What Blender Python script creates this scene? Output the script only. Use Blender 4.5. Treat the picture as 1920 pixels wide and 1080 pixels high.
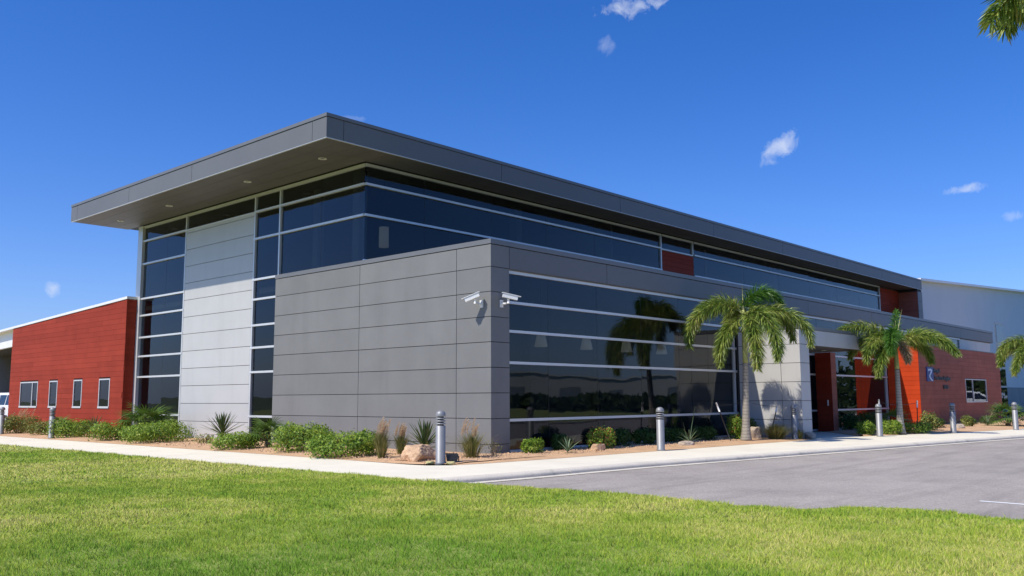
import bpy, bmesh, math, random
import numpy as np
from mathutils import Vector, Matrix, noise
R = math.radians
rng = np.random.default_rng(7)
random.seed(7)
for o in list(bpy.data.objects):
    bpy.data.objects.remove(o)
SC = bpy.context.scene
COL = SC.collection

# ---------------------------------------------------------------- camera
cam_r = Vector((0.67355, -0.73911, -0.00504)); cam_u = Vector((-0.08760, -0.08662, 0.99238)); cam_f = Vector((0.73351, 0.66839, 0.12322))
cd = bpy.data.cameras.new('camera'); cam = bpy.data.objects.new('camera', cd); COL.objects.link(cam)
cd.sensor_width = 36.0; cd.lens = 36.0 * 1668.4 / 1920.0; cd.clip_start = 0.1; cd.clip_end = 5000
m = Matrix((cam_r, cam_u, -cam_f)).transposed().to_4x4(); m.translation = (-15.421, -14.734, 1.337)
cam.matrix_world = m
SC.camera = cam
SC.render.resolution_x = 1024; SC.render.resolution_y = 576

# ---------------------------------------------------------------- sun, sky, exposure
SUN = Vector((-1.0, 0.235, 1.29)).normalized()
sl = bpy.data.lights.new('sun', 'SUN'); sl.energy = 5.0; sl.angle = R(0.53); sl.color = (1.0, 0.93, 0.795)
so = bpy.data.objects.new('sun', sl); COL.objects.link(so); so.location = (-30, 10, 40)
so.rotation_euler = (-SUN).to_track_quat('-Z', 'Y').to_euler()
W = bpy.data.worlds.new('World'); SC.world = W; W.use_nodes = True
wn = W.node_tree.nodes; wl = W.node_tree.links; wn.clear()
def wnode(t, **k):
    n = wn.new(t)
    for a, b in k.items(): setattr(n, a, b)
    return n
sky = wnode('ShaderNodeTexSky', sky_type='NISHITA')
sky.sun_disc = False; sky.sun_elevation = math.asin(SUN.z); sky.sun_rotation = math.atan2(SUN.x, SUN.y)
sky.altitude = 0; sky.air_density = 1.0; sky.dust_density = 1.5; sky.ozone_density = 3.0
hsv = wnode('ShaderNodeHueSaturation'); hsv.inputs['Saturation'].default_value = 1.12; hsv.inputs['Value'].default_value = 1.0
tint = wnode('ShaderNodeMix', data_type='RGBA', blend_type='MULTIPLY'); tint.inputs['Factor'].default_value = 1.0; tint.inputs['B'].default_value = (1.02, 1.42, 2.32, 1)
wl.new(sky.outputs[0], tint.inputs['A']); wl.new(tint.outputs['Result'], hsv.inputs['Color'])
tc = wnode('ShaderNodeTexCoord')
def wmath(op, a, b=None, c=None):
    n = wnode('ShaderNodeMath', operation=op)
    for i, v in enumerate((a, b, c)):
        if v is None: continue
        if isinstance(v, (int, float)): n.inputs[i].default_value = v
        else: wl.new(v, n.inputs[i])
    return n.outputs[0]
def wdot(v):
    n = wnode('ShaderNodeVectorMath', operation='DOT_PRODUCT'); wl.new(tc.outputs['Generated'], n.inputs[0]); n.inputs[1].default_value = v
    return n.outputs['Value']
cn = wnode('ShaderNodeTexNoise'); wl.new(tc.outputs['Generated'], cn.inputs['Vector'])
cn.inputs['Scale'].default_value = 52; cn.inputs['Detail'].default_value = 8; cn.inputs['Roughness'].default_value = 0.62; cn.inputs['Distortion'].default_value = 0.6
cloud = None
# small fair-weather wisps: direction, half width, half height (radians), tilt, density
for d, hw, hh, tl, dens in (((.755, .510, .413), .040, .013, 6, 1.0), ((.874, .407, .264), .028, .013, 28, .85), ((.947, .249, .205), .024, .007, 2, .8),
                            ((.961, .213, .174), .011, .006, 0, .5), ((.343, .933, .109), .012, .010, 0, .8), ((.749, .544, .378), .012, .012, 50, .35),
                            ((.567, .766, .302), .04, .004, 4, .28), ((-.80, .55, .22), .09, .03, 5, .9), ((-.93, -.2, .2), .10, .03, 0, .9), ((-.6, -.75, .3), .1, .03, 0, .9),
                            ((.75, -.58, .3), .09, .03, 0, .3), ((.3, -.9, .2), .12, .03, 0, .9), ((-.7, .1, .35), .1, .03, 10, .8)):
    D = Vector(d).normalized(); e = Vector((0, 0, 1)).cross(D).normalized(); n_ = D.cross(e)
    a = e * math.cos(R(tl)) - n_ * math.sin(R(tl)); b = n_ * math.cos(R(tl)) + e * math.sin(R(tl))
    u = wmath('DIVIDE', wdot(a), hw); v = wmath('DIVIDE', wdot(b), hh)
    q = wmath('ADD', wmath('MULTIPLY', u, u), wmath('MULTIPLY', v, v))
    g = wmath('MULTIPLY', wmath('EXPONENT', wmath('MULTIPLY', q, -0.9)), wmath('GREATER_THAN', wdot(D), 0.5))
    h = wmath('MULTIPLY', wmath('ADD', wmath('MULTIPLY', g, 0.95), wmath('SUBTRACT', wmath('MULTIPLY', cn.outputs['Fac'], 1.8), 1.40)), 1.15 * dens)
    n = wnode('ShaderNodeClamp'); wl.new(h, n.inputs[0]); n.inputs['Max'].default_value = 0.8 * dens
    cloud = n.outputs[0] if cloud is None else wmath('MAXIMUM', cloud, n.outputs[0])
hz = wmath('EXPONENT', wmath('MULTIPLY', wmath('MAXIMUM', wdot((0, 0, 1)), 0.0), -9.0))      # pale haze all round the horizon
hc = wnode('ShaderNodeVectorMath', operation='SCALE'); hc.inputs[0].default_value = (3.9, 4.3, 5.8); wl.new(hz, hc.inputs['Scale'])
ha = wnode('ShaderNodeVectorMath', operation='ADD'); wl.new(hc.outputs[0], ha.inputs[0]); wl.new(hsv.outputs[0], ha.inputs[1])
mx = wnode('ShaderNodeMix', data_type='RGBA'); wl.new(cloud, mx.inputs['Factor']); wl.new(ha.outputs[0], mx.inputs['A']); mx.inputs['B'].default_value = (10.5, 11.5, 13.5, 1)
bg = wnode('ShaderNodeBackground'); bg.inputs['Strength'].default_value = 0.072; wl.new(mx.outputs['Result'], bg.inputs['Color'])
wo = wnode('ShaderNodeOutputWorld'); wl.new(bg.outputs[0], wo.inputs[0])
SC.view_settings.view_transform = 'Standard'; SC.view_settings.look = 'None'; SC.view_settings.gamma = 1.0
SC.view_settings.exposure = 0.0; SC.view_settings.use_curve_mapping = False
SC.render.engine = 'CYCLES'
SC.cycles.max_bounces = 8; SC.cycles.transparent_max_bounces = 12; SC.cycles.caustics_reflective = False; SC.cycles.caustics_refractive = False

# ---------------------------------------------------------------- materials
MATS = {}
def mat(name, col, rough=.5, var=.06, scale=3.0, metal=0.0, bump=0.0, bscale=60.0, spec=.5, col2=None, fine=0.0, fscale=150.0, objvar=0.0, coords='Object'):
    M = bpy.data.materials.new(name); M.use_nodes = True; N = M.node_tree.nodes; L = M.node_tree.links
    p = N['Principled BSDF']; p.inputs['Roughness'].default_value = rough; p.inputs['Metallic'].default_value = metal; p.inputs['Specular IOR Level'].default_value = spec
    t = N.new('ShaderNodeNewGeometry') if coords == 'World' else N.new('ShaderNodeTexCoord')
    v = t.outputs['Position'] if coords == 'World' else t.outputs['Object']
    n = N.new('ShaderNodeTexNoise'); n.inputs['Scale'].default_value = scale; n.inputs['Detail'].default_value = 6; n.inputs['Roughness'].default_value = .6; L.new(v, n.inputs['Vector'])
    r = N.new('ShaderNodeValToRGB'); c = Vector(col[:3]); d = Vector(col2[:3]) if col2 else c * (1 + var)
    a = c if col2 else c * (1 - var)
    r.color_ramp.elements[0].position = .32; r.color_ramp.elements[1].position = .68
    r.color_ramp.elements[0].color = (*a, 1); r.color_ramp.elements[1].color = (*d, 1); L.new(n.outputs['Fac'], r.inputs['Fac'])
    out = r.outputs['Color']
    if fine > 0:
        f = N.new('ShaderNodeTexNoise'); f.inputs['Scale'].default_value = fscale; f.inputs['Detail'].default_value = 3; L.new(v, f.inputs['Vector'])
        mr = N.new('ShaderNodeMapRange'); mr.inputs['From Min'].default_value = .3; mr.inputs['From Max'].default_value = .7; mr.inputs['To Min'].default_value = 1 - fine; mr.inputs['To Max'].default_value = 1 + fine
        L.new(f.outputs['Fac'], mr.inputs['Value'])
        vm = N.new('ShaderNodeVectorMath'); vm.operation = 'SCALE'; L.new(out, vm.inputs[0]); L.new(mr.outputs[0], vm.inputs['Scale']); out = vm.outputs[0]
    if objvar > 0:
        oi = N.new('ShaderNodeObjectInfo'); mr = N.new('ShaderNodeMapRange'); mr.inputs['To Min'].default_value = 1 - objvar; mr.inputs['To Max'].default_value = 1 + objvar
        L.new(oi.outputs['Random'], mr.inputs['Value'])
        vm = N.new('ShaderNodeVectorMath'); vm.operation = 'SCALE'; L.new(out, vm.inputs[0]); L.new(mr.outputs[0], vm.inputs['Scale']); out = vm.outputs[0]
    L.new(out, p.inputs['Base Color'])
    if bump > 0:
        b = N.new('ShaderNodeBump'); b.inputs['Strength'].default_value = bump; b.inputs['Distance'].default_value = .01
        f = N.new('ShaderNodeTexNoise'); f.inputs['Scale'].default_value = bscale; f.inputs['Detail'].default_value = 4; L.new(v, f.inputs['Vector'])
        L.new(f.outputs['Fac'], b.inputs['Height']); L.new(b.outputs[0], p.inputs['Normal'])
    MATS[name] = M
    return M
def leafmat(name, c1, c2, scale=4.0, trans=.35, rough=.5, attr=None, c3=None):
    M = bpy.data.materials.new(name); M.use_nodes = True; N = M.node_tree.nodes; L = M.node_tree.links
    p = N['Principled BSDF']; p.inputs['Roughness'].default_value = rough; p.inputs['Specular IOR Level'].default_value = .35
    t = N.new('ShaderNodeNewGeometry'); n = N.new('ShaderNodeTexNoise'); n.inputs['Scale'].default_value = scale; n.inputs['Detail'].default_value = 5; L.new(t.outputs['Position'], n.inputs['Vector'])
    f = n.outputs['Fac']
    if attr:
        a = N.new('ShaderNodeAttribute'); a.attribute_name = attr
        ad = N.new('ShaderNodeMath'); ad.operation = 'MULTIPLY_ADD'; L.new(a.outputs['Fac'], ad.inputs[0]); ad.inputs[1].default_value = .55
        sb = N.new('ShaderNodeMath'); sb.operation = 'MULTIPLY_ADD'; L.new(f, sb.inputs[0]); sb.inputs[1].default_value = 1.0; sb.inputs[2].default_value = -.275
        L.new(sb.outputs[0], ad.inputs[2]); f = ad.outputs[0]
    r = N.new('ShaderNodeValToRGB'); e = r.color_ramp.elements; e[0].position = .3; e[1].position = .7; e[0].color = (*c1, 1); e[1].color = (*c2, 1)
    if c3: k = e.new(.9); k.color = (*c3, 1)
    L.new(f, r.inputs['Fac']); L.new(r.outputs[0], p.inputs['Base Color'])
    tr = N.new('ShaderNodeBsdfTranslucent'); L.new(r.outputs[0], tr.inputs['Color'])
    ms = N.new('ShaderNodeMixShader'); ms.inputs[0].default_value = trans; L.new(p.outputs[0], ms.inputs[1]); L.new(tr.outputs[0], ms.inputs[2])
    L.new(ms.outputs[0], N['Material Output'].inputs['Surface']); MATS[name] = M
    return M
def glassmat(name, tint, ior=1.47, rough=0.0, wave=.003):
    M = bpy.data.materials.new(name); M.use_nodes = True; N = M.node_tree.nodes; L = M.node_tree.links; N.remove(N['Principled BSDF'])
    t = N.new('ShaderNodeNewGeometry'); n = N.new('ShaderNodeTexNoise'); n.inputs['Scale'].default_value = .9; n.inputs['Detail'].default_value = 1.5; L.new(t.outputs['Position'], n.inputs['Vector'])
    b = N.new('ShaderNodeBump'); b.inputs['Strength'].default_value = 1.0; b.inputs['Distance'].default_value = wave; L.new(n.outputs['Fac'], b.inputs['Height'])
    oi = N.new('ShaderNodeObjectInfo'); wn_ = N.new('ShaderNodeTexWhiteNoise'); wn_.noise_dimensions = '1D'; L.new(oi.outputs['Random'], wn_.inputs['W'])
    tl_ = N.new('ShaderNodeVectorMath'); tl_.operation = 'MULTIPLY_ADD'; L.new(wn_.outputs['Color'], tl_.inputs[0]); tl_.inputs[1].default_value = (.007, .007, .007); tl_.inputs[2].default_value = (-.0035, -.0035, -.0035)
    ad_ = N.new('ShaderNodeVectorMath'); L.new(tl_.outputs[0], ad_.inputs[0]); L.new(b.outputs[0], ad_.inputs[1])
    fr = N.new('ShaderNodeFresnel'); fr.inputs['IOR'].default_value = ior
    gl = N.new('ShaderNodeBsdfGlossy'); gl.inputs['Roughness'].default_value = rough; gl.inputs['Color'].default_value = (.93, .96, 1, 1); L.new(ad_.outputs[0], gl.inputs['Normal'])
    tr = N.new('ShaderNodeBsdfTransparent'); tr.inputs['Color'].default_value = (*tint, 1)
    bf = N.new('ShaderNodeMath'); bf.operation = 'SUBTRACT'; bf.inputs[0].default_value = 1.0; L.new(t.outputs['Backfacing'], bf.inputs[1])      # one reflecting face per pane
    fm = N.new('ShaderNodeMath'); fm.operation = 'MULTIPLY'; L.new(fr.outputs[0], fm.inputs[0]); L.new(bf.outputs[0], fm.inputs[1])
    ms = N.new('ShaderNodeMixShader'); L.new(fm.outputs[0], ms.inputs[0]); L.new(tr.outputs[0], ms.inputs[1]); L.new(gl.outputs[0], ms.inputs[2])
    L.new(ms.outputs[0], N['Material Output'].inputs['Surface']); MATS[name] = M
    return M
mat('grey_panel', (.188, .188, .187), .5, .06, .9, objvar=.045, fine=.02, spec=.25)
mat('white_panel', (.485, .48, .475), .4, .03, .9, objvar=.02)
mat('fascia_panel', (.148, .149, .154), .45, .04, .7, objvar=.02, spec=.3)
mat('coping_metal', (.15, .152, .157), .4, .04, 1.0)
mat('joint', (.03, .03, .032), .8, .1)
mat('soffit_panel', (.118, .112, .116), .55, .10, 1.3, objvar=.05)
mat('mullion', (.62, .63, .64), .33, .02, 2.0, metal=.25)
mat('silver', (.25, .255, .265), .5, .08, 5.0, metal=.3)
mat('dark_gap', (.02, .02, .022), .6, .1)
mat('red_plank', (.285, .042, .023), .55, .09, 1.6, objvar=.085, fine=.10, fscale=40, bump=.15, bscale=45, spec=.07)
mat('plank_sunlit_tone', (.50, .056, .015), .55, .10, 1.6, objvar=.07, fine=.07, fscale=40, bump=.15, bscale=45, spec=.07)  # sunlit look of the red planks put into the colour
mat('plank_shade_tone', (.33, .112, .078), .55, .12, 1.8, objvar=.08, fine=.10, fscale=40, bump=.15, bscale=45, spec=.07)  # look of the planks in open shade, put into the colour
mat('plank_joint', (.05, .012, .01), .8, .1)
mat('white_metal', (.75, .75, .74), .35, .03, 2.0)
mat('white_wall', (.62, .60, .56), .6, .05, .5)
mat('stucco_grey', (.57, .64, .70), .8, .03, .4, bump=.1, bscale=30)
mat('wainscot', (.25, .28, .31), .7, .08, .8)
mat('interior', (.22, .22, .22), .8, .06, .6)
mat('interior_dark', (.07, .065, .06), .8, .1, .8)
mat('lamp_white', (.8, .78, .72), .5, .02); MATS['lamp_white'].node_tree.nodes['Principled BSDF'].inputs['Emission Color'].default_value = (1, .93, .8, 1); MATS['lamp_white'].node_tree.nodes['Principled BSDF'].inputs['Emission Strength'].default_value = .10   # lit pendant shades
mat('concrete', (.73, .67, .53), .85, .06, .7, bump=.15, bscale=80, fine=.05, fscale=60, coords='World')
mat('curb', (.62, .56, .46), .85, .08, 1.2, bump=.2, bscale=60, fine=.08, fscale=40, coords='World')
mat('asphalt', (.345, .305, .265), .9, .10, .35, bump=.5, bscale=120, fine=.25, fscale=45, coords='World')
def wear(name, sc, lo, hi, d, stretch=(1, 1, 1), rot=0.0):
    M = MATS[name]; N = M.node_tree.nodes; L = M.node_tree.links; p = N['Principled BSDF']; src = p.inputs['Base Color'].links[0].from_socket
    g = N.new('ShaderNodeNewGeometry'); mp = N.new('ShaderNodeMapping'); mp.inputs['Scale'].default_value = stretch; mp.inputs['Rotation'].default_value = (0, 0, rot); L.new(g.outputs['Position'], mp.inputs['Vector'])
    n = N.new('ShaderNodeTexNoise'); n.inputs['Scale'].default_value = sc; n.inputs['Detail'].default_value = 7; n.inputs['Roughness'].default_value = .65; L.new(mp.outputs[0], n.inputs['Vector'])
    mr = N.new('ShaderNodeMapRange'); mr.inputs['From Min'].default_value = lo; mr.inputs['From Max'].default_value = hi; mr.inputs['To Min'].default_value = d; mr.inputs['To Max'].default_value = 1; L.new(n.outputs['Fac'], mr.inputs['Value'])
    vm = N.new('ShaderNodeVectorMath'); vm.operation = 'SCALE'; L.new(src, vm.inputs[0]); L.new(mr.outputs[0], vm.inputs['Scale']); L.new(vm.outputs[0], p.inputs['Base Color'])
wear('asphalt', 1.2, .32, .52, .78, (.18, 1.6, 1), R(-8)); wear('asphalt', .5, .36, .5, .86); wear('asphalt', 7.0, .27, .36, .72)
wear('concrete', .9, .32, .45, .93); wear('concrete', 6, .28, .36, .85); wear('curb', 2.5, .30, .46, .74); wear('grey_panel', .8, .36, .5, .955, (2.2, 2.2, .25)); wear('white_panel', .8, .36, .5, .96, (2.2, 2.2, .25))
mat('gravel', (.54, .34, .19), .95, .13, 1.6, bump=.8, bscale=45, fine=.25, fscale=55, coords='World')
mat('lawn_soil', (.27, .30, .07), .95, .25, 1.5, fine=.3, fscale=60, coords='World')
mat('field', (.09, .12, .04), .95, .25, .03, fine=.2, fscale=.6, coords='World')
mat('paint_white', (.78, .78, .76), .7, .06, 6)
mat('rock', (.50, .33, .20), .9, .25, 3.0, bump=.8, bscale=14, fine=.2, fscale=20)
mat('rock_grey', (.42, .34, .26), .9, .25, 4.0, bump=.8, bscale=14, fine=.2, fscale=20)
mat('rock_yellow', (.55, .48, .22), .9, .2, 4.0, bump=.6, bscale=14)
mat('black', (.02, .02, .02), .5, .1)
mat('trunk', (.33, .30, .25), .85, .14, 5.0, bump=.6, bscale=25, fine=.12, fscale=30)
_M = MATS['trunk']; _N = _M.node_tree.nodes; _L = _M.node_tree.links; _p = _N['Principled BSDF']; _src = _p.inputs['Base Color'].links[0].from_socket
_tc = _N.new('ShaderNodeTexCoord'); _w = _N.new('ShaderNodeTexWave'); _w.bands_direction = 'Z'; _w.inputs['Scale'].default_value = 3.2; _w.inputs['Distortion'].default_value = 2.5; _w.inputs['Detail'].default_value = 3; _L.new(_tc.outputs['Object'], _w.inputs['Vector'])
_mr = _N.new('ShaderNodeMapRange'); _mr.inputs['From Max'].default_value = .35; _mr.inputs['To Min'].default_value = .62; _L.new(_w.outputs['Fac'], _mr.inputs['Value']); _vm = _N.new('ShaderNodeVectorMath'); _vm.operation = 'SCALE'; _L.new(_src, _vm.inputs[0]); _L.new(_mr.outputs[0], _vm.inputs['Scale']); _L.new(_vm.outputs[0], _p.inputs['Base Color'])
mat('crownshaft', (.30, .32, .10), .5, .15, 4.0)
mat('spear', (.42, .40, .18), .5, .1, 4.0)
mat('dry_stem', (.22, .16, .09), .9, .2, 5.0)
mat('logo_blue', (.015, .045, .22), .4, .05); mat('logo_white', (.55, .66, .85), .4, .04)
mat('letter', (.03, .035, .05), .4, .05)
mat('car_paint', (.78, .79, .82), .25, .02); mat('car_trim', (.03, .03, .035), .4, .05); mat('tyre', (.02, .02, .02), .85, .1)
glassmat('glass', (.54, .575, .585)); glassmat('car_glass', (.1, .1, .11), wave=.002)
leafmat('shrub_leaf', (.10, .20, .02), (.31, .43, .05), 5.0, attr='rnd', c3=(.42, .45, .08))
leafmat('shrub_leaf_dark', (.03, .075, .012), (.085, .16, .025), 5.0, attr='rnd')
leafmat('shrub_leaf_dusty', (.12, .16, .03), (.30, .33, .08), 5.0, attr='rnd', c3=(.40, .37, .14))
leafmat('flower', (.45, .04, .03), (.65, .20, .10), 14.0)
leafmat('frond_leaf', (.09, .165, .022), (.32, .38, .07), 1.6, trans=.25, rough=.42, attr='rnd', c3=(.36, .31, .11))
leafmat('frond_dry', (.35, .26, .14), (.55, .42, .25), 3.0, attr='rnd')
leafmat('frond_leaf_fresh', (.04, .12, .012), (.11, .24, .03), 1.6, trans=.3, rough=.4, attr='rnd')
leafmat('fan_leaf', (.06, .13, .022), (.17, .26, .045), 2.0, trans=.22, rough=.42)
leafmat('yucca_leaf', (.035, .075, .03), (.12, .17, .05), 3.0, trans=.12, rough=.45)
leafmat('agave_leaf', (.07, .13, .07), (.17, .23, .12), 3.0, trans=.1, rough=.5)
leafmat('tall_grass', (.12, .15, .04), (.32, .30, .11), 8.0, attr='rnd', c3=(.36, .28, .13))
leafmat('plume', (.52, .38, .24), (.75, .60, .42), 10.0, trans=.45)
lb = leafmat('lawn_blade', (.15, .31, .016), (.44, .53, .05), .8, trans=.25, rough=.75, attr='rnd', c3=(.70, .63, .21))
_N = lb.node_tree.nodes; _L = lb.node_tree.links; _g = _N.new('ShaderNodeNewGeometry'); _v = _N.new('ShaderNodeVectorMath'); _v.operation = 'MULTIPLY_ADD'   # blades scatter light much like an upward-facing mat
_n = [q for q in _N if q.type == 'TEX_NOISE'][0]; _r = [q for q in _N if q.type == 'VALTORGB'][0]; _a = _r.inputs['Fac'].links[0].from_socket
_n2 = _N.new('ShaderNodeTexNoise'); _n2.inputs['Scale'].default_value = .17; _n2.inputs['Detail'].default_value = 4; _L.new(_g.outputs['Position'], _n2.inputs['Vector'])
_d = _N.new('ShaderNodeVectorMath'); _d.operation = 'DISTANCE'; _L.new(_g.outputs['Position'], _d.inputs[0]); _d.inputs[1].default_value = (-12.3, -9.6, 0)   # a lusher, greener patch of turf
_m = _N.new('ShaderNodeMapRange'); _m.inputs['From Min'].default_value = 1.5; _m.inputs['From Max'].default_value = 5.5; _m.inputs['To Min'].default_value = -.36; _m.inputs['To Max'].default_value = .10; _L.new(_d.outputs['Value'], _m.inputs['Value'])
_s = _N.new('ShaderNodeMath'); _s.operation = 'MULTIPLY_ADD'; _L.new(_n2.outputs['Fac'], _s.inputs[0]); _s.inputs[1].default_value = 1.3; _s.inputs[2].default_value = -.62
_t = _N.new('ShaderNodeMath'); _L.new(_s.outputs[0], _t.inputs[0]); _L.new(_m.outputs[0], _t.inputs[1]); _u = _N.new('ShaderNodeMath'); _L.new(_t.outputs[0], _u.inputs[0]); _L.new(_a, _u.inputs[1]); _L.new(_u.outputs[0], _r.inputs['Fac'])
_v.inputs[1].default_value = (.45, .45, .45); _v.inputs[2].default_value = (0, 0, .75); _L.new(_g.outputs['Normal'], _v.inputs[0]); _L.new(_v.outputs[0], _N['Principled BSDF'].inputs['Normal'])
leafmat('tree_leaf', (.03, .06, .015), (.08, .12, .03), .5)

# ---------------------------------------------------------------- helpers
def link(name, me, m=None, parent=None):
    o = bpy.data.objects.new(name, me); COL.objects.link(o)
    if me is not None and m is not None and not me.materials: me.materials.append(MATS[m])
    if parent is not None: o.parent = parent
    return o
def tag(o, label, cat=None, group=None, kind=None):
    if label: o['label'] = label
    if cat: o['category'] = cat
    if group: o['group'] = group
    if kind: o['kind'] = kind
    return o
def empty(name, loc=(0, 0, 0), rz=0):
    o = link(name, None); o.location = loc; o.rotation_euler = (0, 0, rz); o.empty_display_size = .2
    return o
class MB:
    def __init__(s): s.v = []; s.f = []; s.sm = []
    def add(s, vs, fs, smooth=False):
        k = len(s.v); s.v += [tuple(v) for v in vs]; s.f += [tuple(i + k for i in f) for f in fs]; s.sm += [smooth] * len(fs)
        return s
    def box(s, x0, x1, y0, y1, z0, z1):
        return s.add([(x0, y0, z0), (x1, y0, z0), (x1, y1, z0), (x0, y1, z0), (x0, y0, z1), (x1, y0, z1), (x1, y1, z1), (x0, y1, z1)],
                     [(0, 3, 2, 1), (4, 5, 6, 7), (0, 1, 5, 4), (1, 2, 6, 5), (2, 3, 7, 6), (3, 0, 4, 7)])
    def prism(s, poly, z0, z1):
        n = len(poly)
        a = sum(poly[i][0] * poly[(i + 1) % n][1] - poly[(i + 1) % n][0] * poly[i][1] for i in range(n))
        if a < 0: poly = poly[::-1]
        return s.add([(x, y, z0) for x, y in poly] + [(x, y, z1) for x, y in poly],
                     [tuple(range(n))[::-1], tuple(range(n, 2 * n))] + [(i, (i + 1) % n, n + (i + 1) % n, n + i) for i in range(n)])
    def lathe(s, prof, seg=20, c=(0, 0, 0), smooth=True):
        vs = []; fs = []
        for r, z in prof:
            for i in range(seg):
                a = 2 * math.pi * i / seg; vs.append((c[0] + r * math.cos(a), c[1] + r * math.sin(a), c[2] + z))
        for j in range(len(prof) - 1):
            for i in range(seg):
                fs.append((j * seg + i, j * seg + (i + 1) % seg, (j + 1) * seg + (i + 1) % seg, (j + 1) * seg + i))
        fs.append(tuple(range(seg))[::-1]); fs.append(tuple((len(prof) - 1) * seg + i for i in range(seg)))
        return s.add(vs, fs, smooth)
    def tube(s, pts, rad, seg=6, smooth=True):
        pts = [Vector(p) for p in pts]; n = len(pts)
        rad = rad if isinstance(rad, (list, tuple)) else [rad] * n
        vs = []; fs = []
        for j, p in enumerate(pts):
            d = (pts[min(j + 1, n - 1)] - pts[max(j - 1, 0)]).normalized()
            a = d.cross(Vector((0, 0, 1)) if abs(d.z) < .9 else Vector((1, 0, 0))).normalized(); b = d.cross(a)
            for i in range(seg):
                t = 2 * math.pi * i / seg; vs.append(p + a * rad[j] * math.cos(t) + b * rad[j] * math.sin(t))
        for j in range(n - 1):
            for i in range(seg):
                fs.append((j * seg + i, j * seg + (i + 1) % seg, (j + 1) * seg + (i + 1) % seg, (j + 1) * seg + i))
        fs.append(tuple(range(seg))); fs.append(tuple((n - 1) * seg + i for i in range(seg))[::-1])
        return s.add(vs, fs, smooth)
    def mesh(s, name):
        me = bpy.data.meshes.new(name); me.from_pydata(s.v, [], s.f)
        if any(s.sm): me.polygons.foreach_set('use_smooth', s.sm)
        me.update(); return me
    def build(s, name, m, parent=None): return link(name, s.mesh(name), m, parent)
def box(name, m, parent, x0, x1, y0, y1, z0, z1): return MB().box(x0, x1, y0, y1, z0, z1).build(name, m, parent)
def fast_mesh(name, verts, fsize, rnd=None):
    """verts (N*fsize,3) array, consecutive fsize verts per face"""
    n = len(verts); nf = n // fsize
    me = bpy.data.meshes.new(name); me.vertices.add(n); me.vertices.foreach_set('co', np.asarray(verts, np.float32).ravel())
    me.loops.add(n); me.loops.foreach_set('vertex_index', np.arange(n, dtype=np.int32))
    me.polygons.add(nf); me.polygons.foreach_set('loop_start', np.arange(0, n, fsize, dtype=np.int32))
    try: me.polygons.foreach_set('loop_total', np.full(nf, fsize, np.int32))
    except Exception: pass
    if rnd is not None:
        a = me.attributes.new('rnd', 'FLOAT', 'FACE'); a.data.foreach_set('value', np.asarray(rnd, np.float32))
    me.update(calc_edges=True); me.validate()
    return me

# ================================================================ THE GROUND
g = MB(); g.add([(-1500, -1500, -.2), (1500, -1500, -.2), (1500, 1500, -.2), (-1500, 1500, -.2)], [(0, 1, 2, 3)])
tag(g.build('ground', 'field'), 'open green field stretching to the horizon behind the lawn', 'ground', kind='structure')
lawn_poly = [(-5.25, 70), (-5.3, 18), (-5.25, 2), (-5.2, -1), (-5.15, -3.2), (-5.02, -4.6), (-4.95, -5.7), (-4.85, -6.6), (-4.8, -7.5), (-4.82, -8.3), (-5.0, -9.1), (-4.85, -9.85), (-4.2, -10.25), (-3.95, -10.8), (-4.08, -11.5), (-4.3, -12.2), (-4.3, -16), (-4.6, -40), (-60, -40), (-60, 70)]
lw = MB().prism(lawn_poly, -.19, -.02).build('lawn', 'lawn_soil'); tag(lw, 'mown green lawn in front of the building', 'lawn', kind='structure')
curb_foot = [(-5.3, -3.55), (-4.24, -3.68), (-2.93, -3.82), (-1.38, -3.92), (.33, -4.06), (2.96, -4.45), (8.44, -5.24), (18.4, -6.73), (30, -8.45), (60, -12.9)]
gut_out = [(x - .05, y - .24) for x, y in curb_foot]
road_poly = gut_out + [(60, -22), (20, -17.5), (0, -16), (-5.5, -16)]
tag(MB().prism([(x, y) for x, y in road_poly], -.19, -.1).build('road', 'asphalt'), 'weathered grey asphalt driveway in front of the building', 'road', kind='structure')
gt = MB()
for i in range(len(curb_foot) - 1):
    gt.add([(*gut_out[i], -.092), (*gut_out[i + 1], -.092), (*curb_foot[i + 1], -.092), (*curb_foot[i], -.092)], [(0, 1, 2, 3)])
gt.build('gutter', 'curb'); tag(bpy.data.objects['gutter'], 'narrow pale concrete gutter strip along the curb', 'gutter', kind='structure')
# sidewalk slab: outer edge set back from the curb
def offs(pl, d):
    out = []
    for i, p in enumerate(pl):
        a = Vector(pl[max(i - 1, 0)]); b = Vector(pl[min(i + 1, len(pl) - 1)]); t = (b - a).normalized(); out.append((p[0] - t.y * d, p[1] + t.x * d))
    return out
curb_in = offs(curb_foot, .16)
bed_edge = [(-3.05, 70), (-3.05, 3), (-3.12, .5), (-3.15, -.6), (-3.08, -1.15), (-2.75, -1.5), (-2.1, -1.68), (-.57, -1.82), (1.13, -1.93), (5.43, -2.2), (9.2, -2.42), (12.1, -2.62)]
bed_right = [(15.2, -2.95), (17.5, -3.55), (20.47, -4.45), (25.17, -5.3), (32, -6.3), (60, -10.6)]
walk_poly = [(-5.2, 70), (-5.2, -3.4)] + curb_in[1:] + bed_right[::-1] + [(20.4, -.5), (20.4, .3), (12.7, .3), (12.7, -2.0)] + bed_edge[::-1]
tag(MB().prism(walk_poly, -.12, 0).build('sidewalk', 'concrete'), 'sun-bleached concrete sidewalk wrapping the corner of the building', 'sidewalk', kind='structure')
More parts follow.
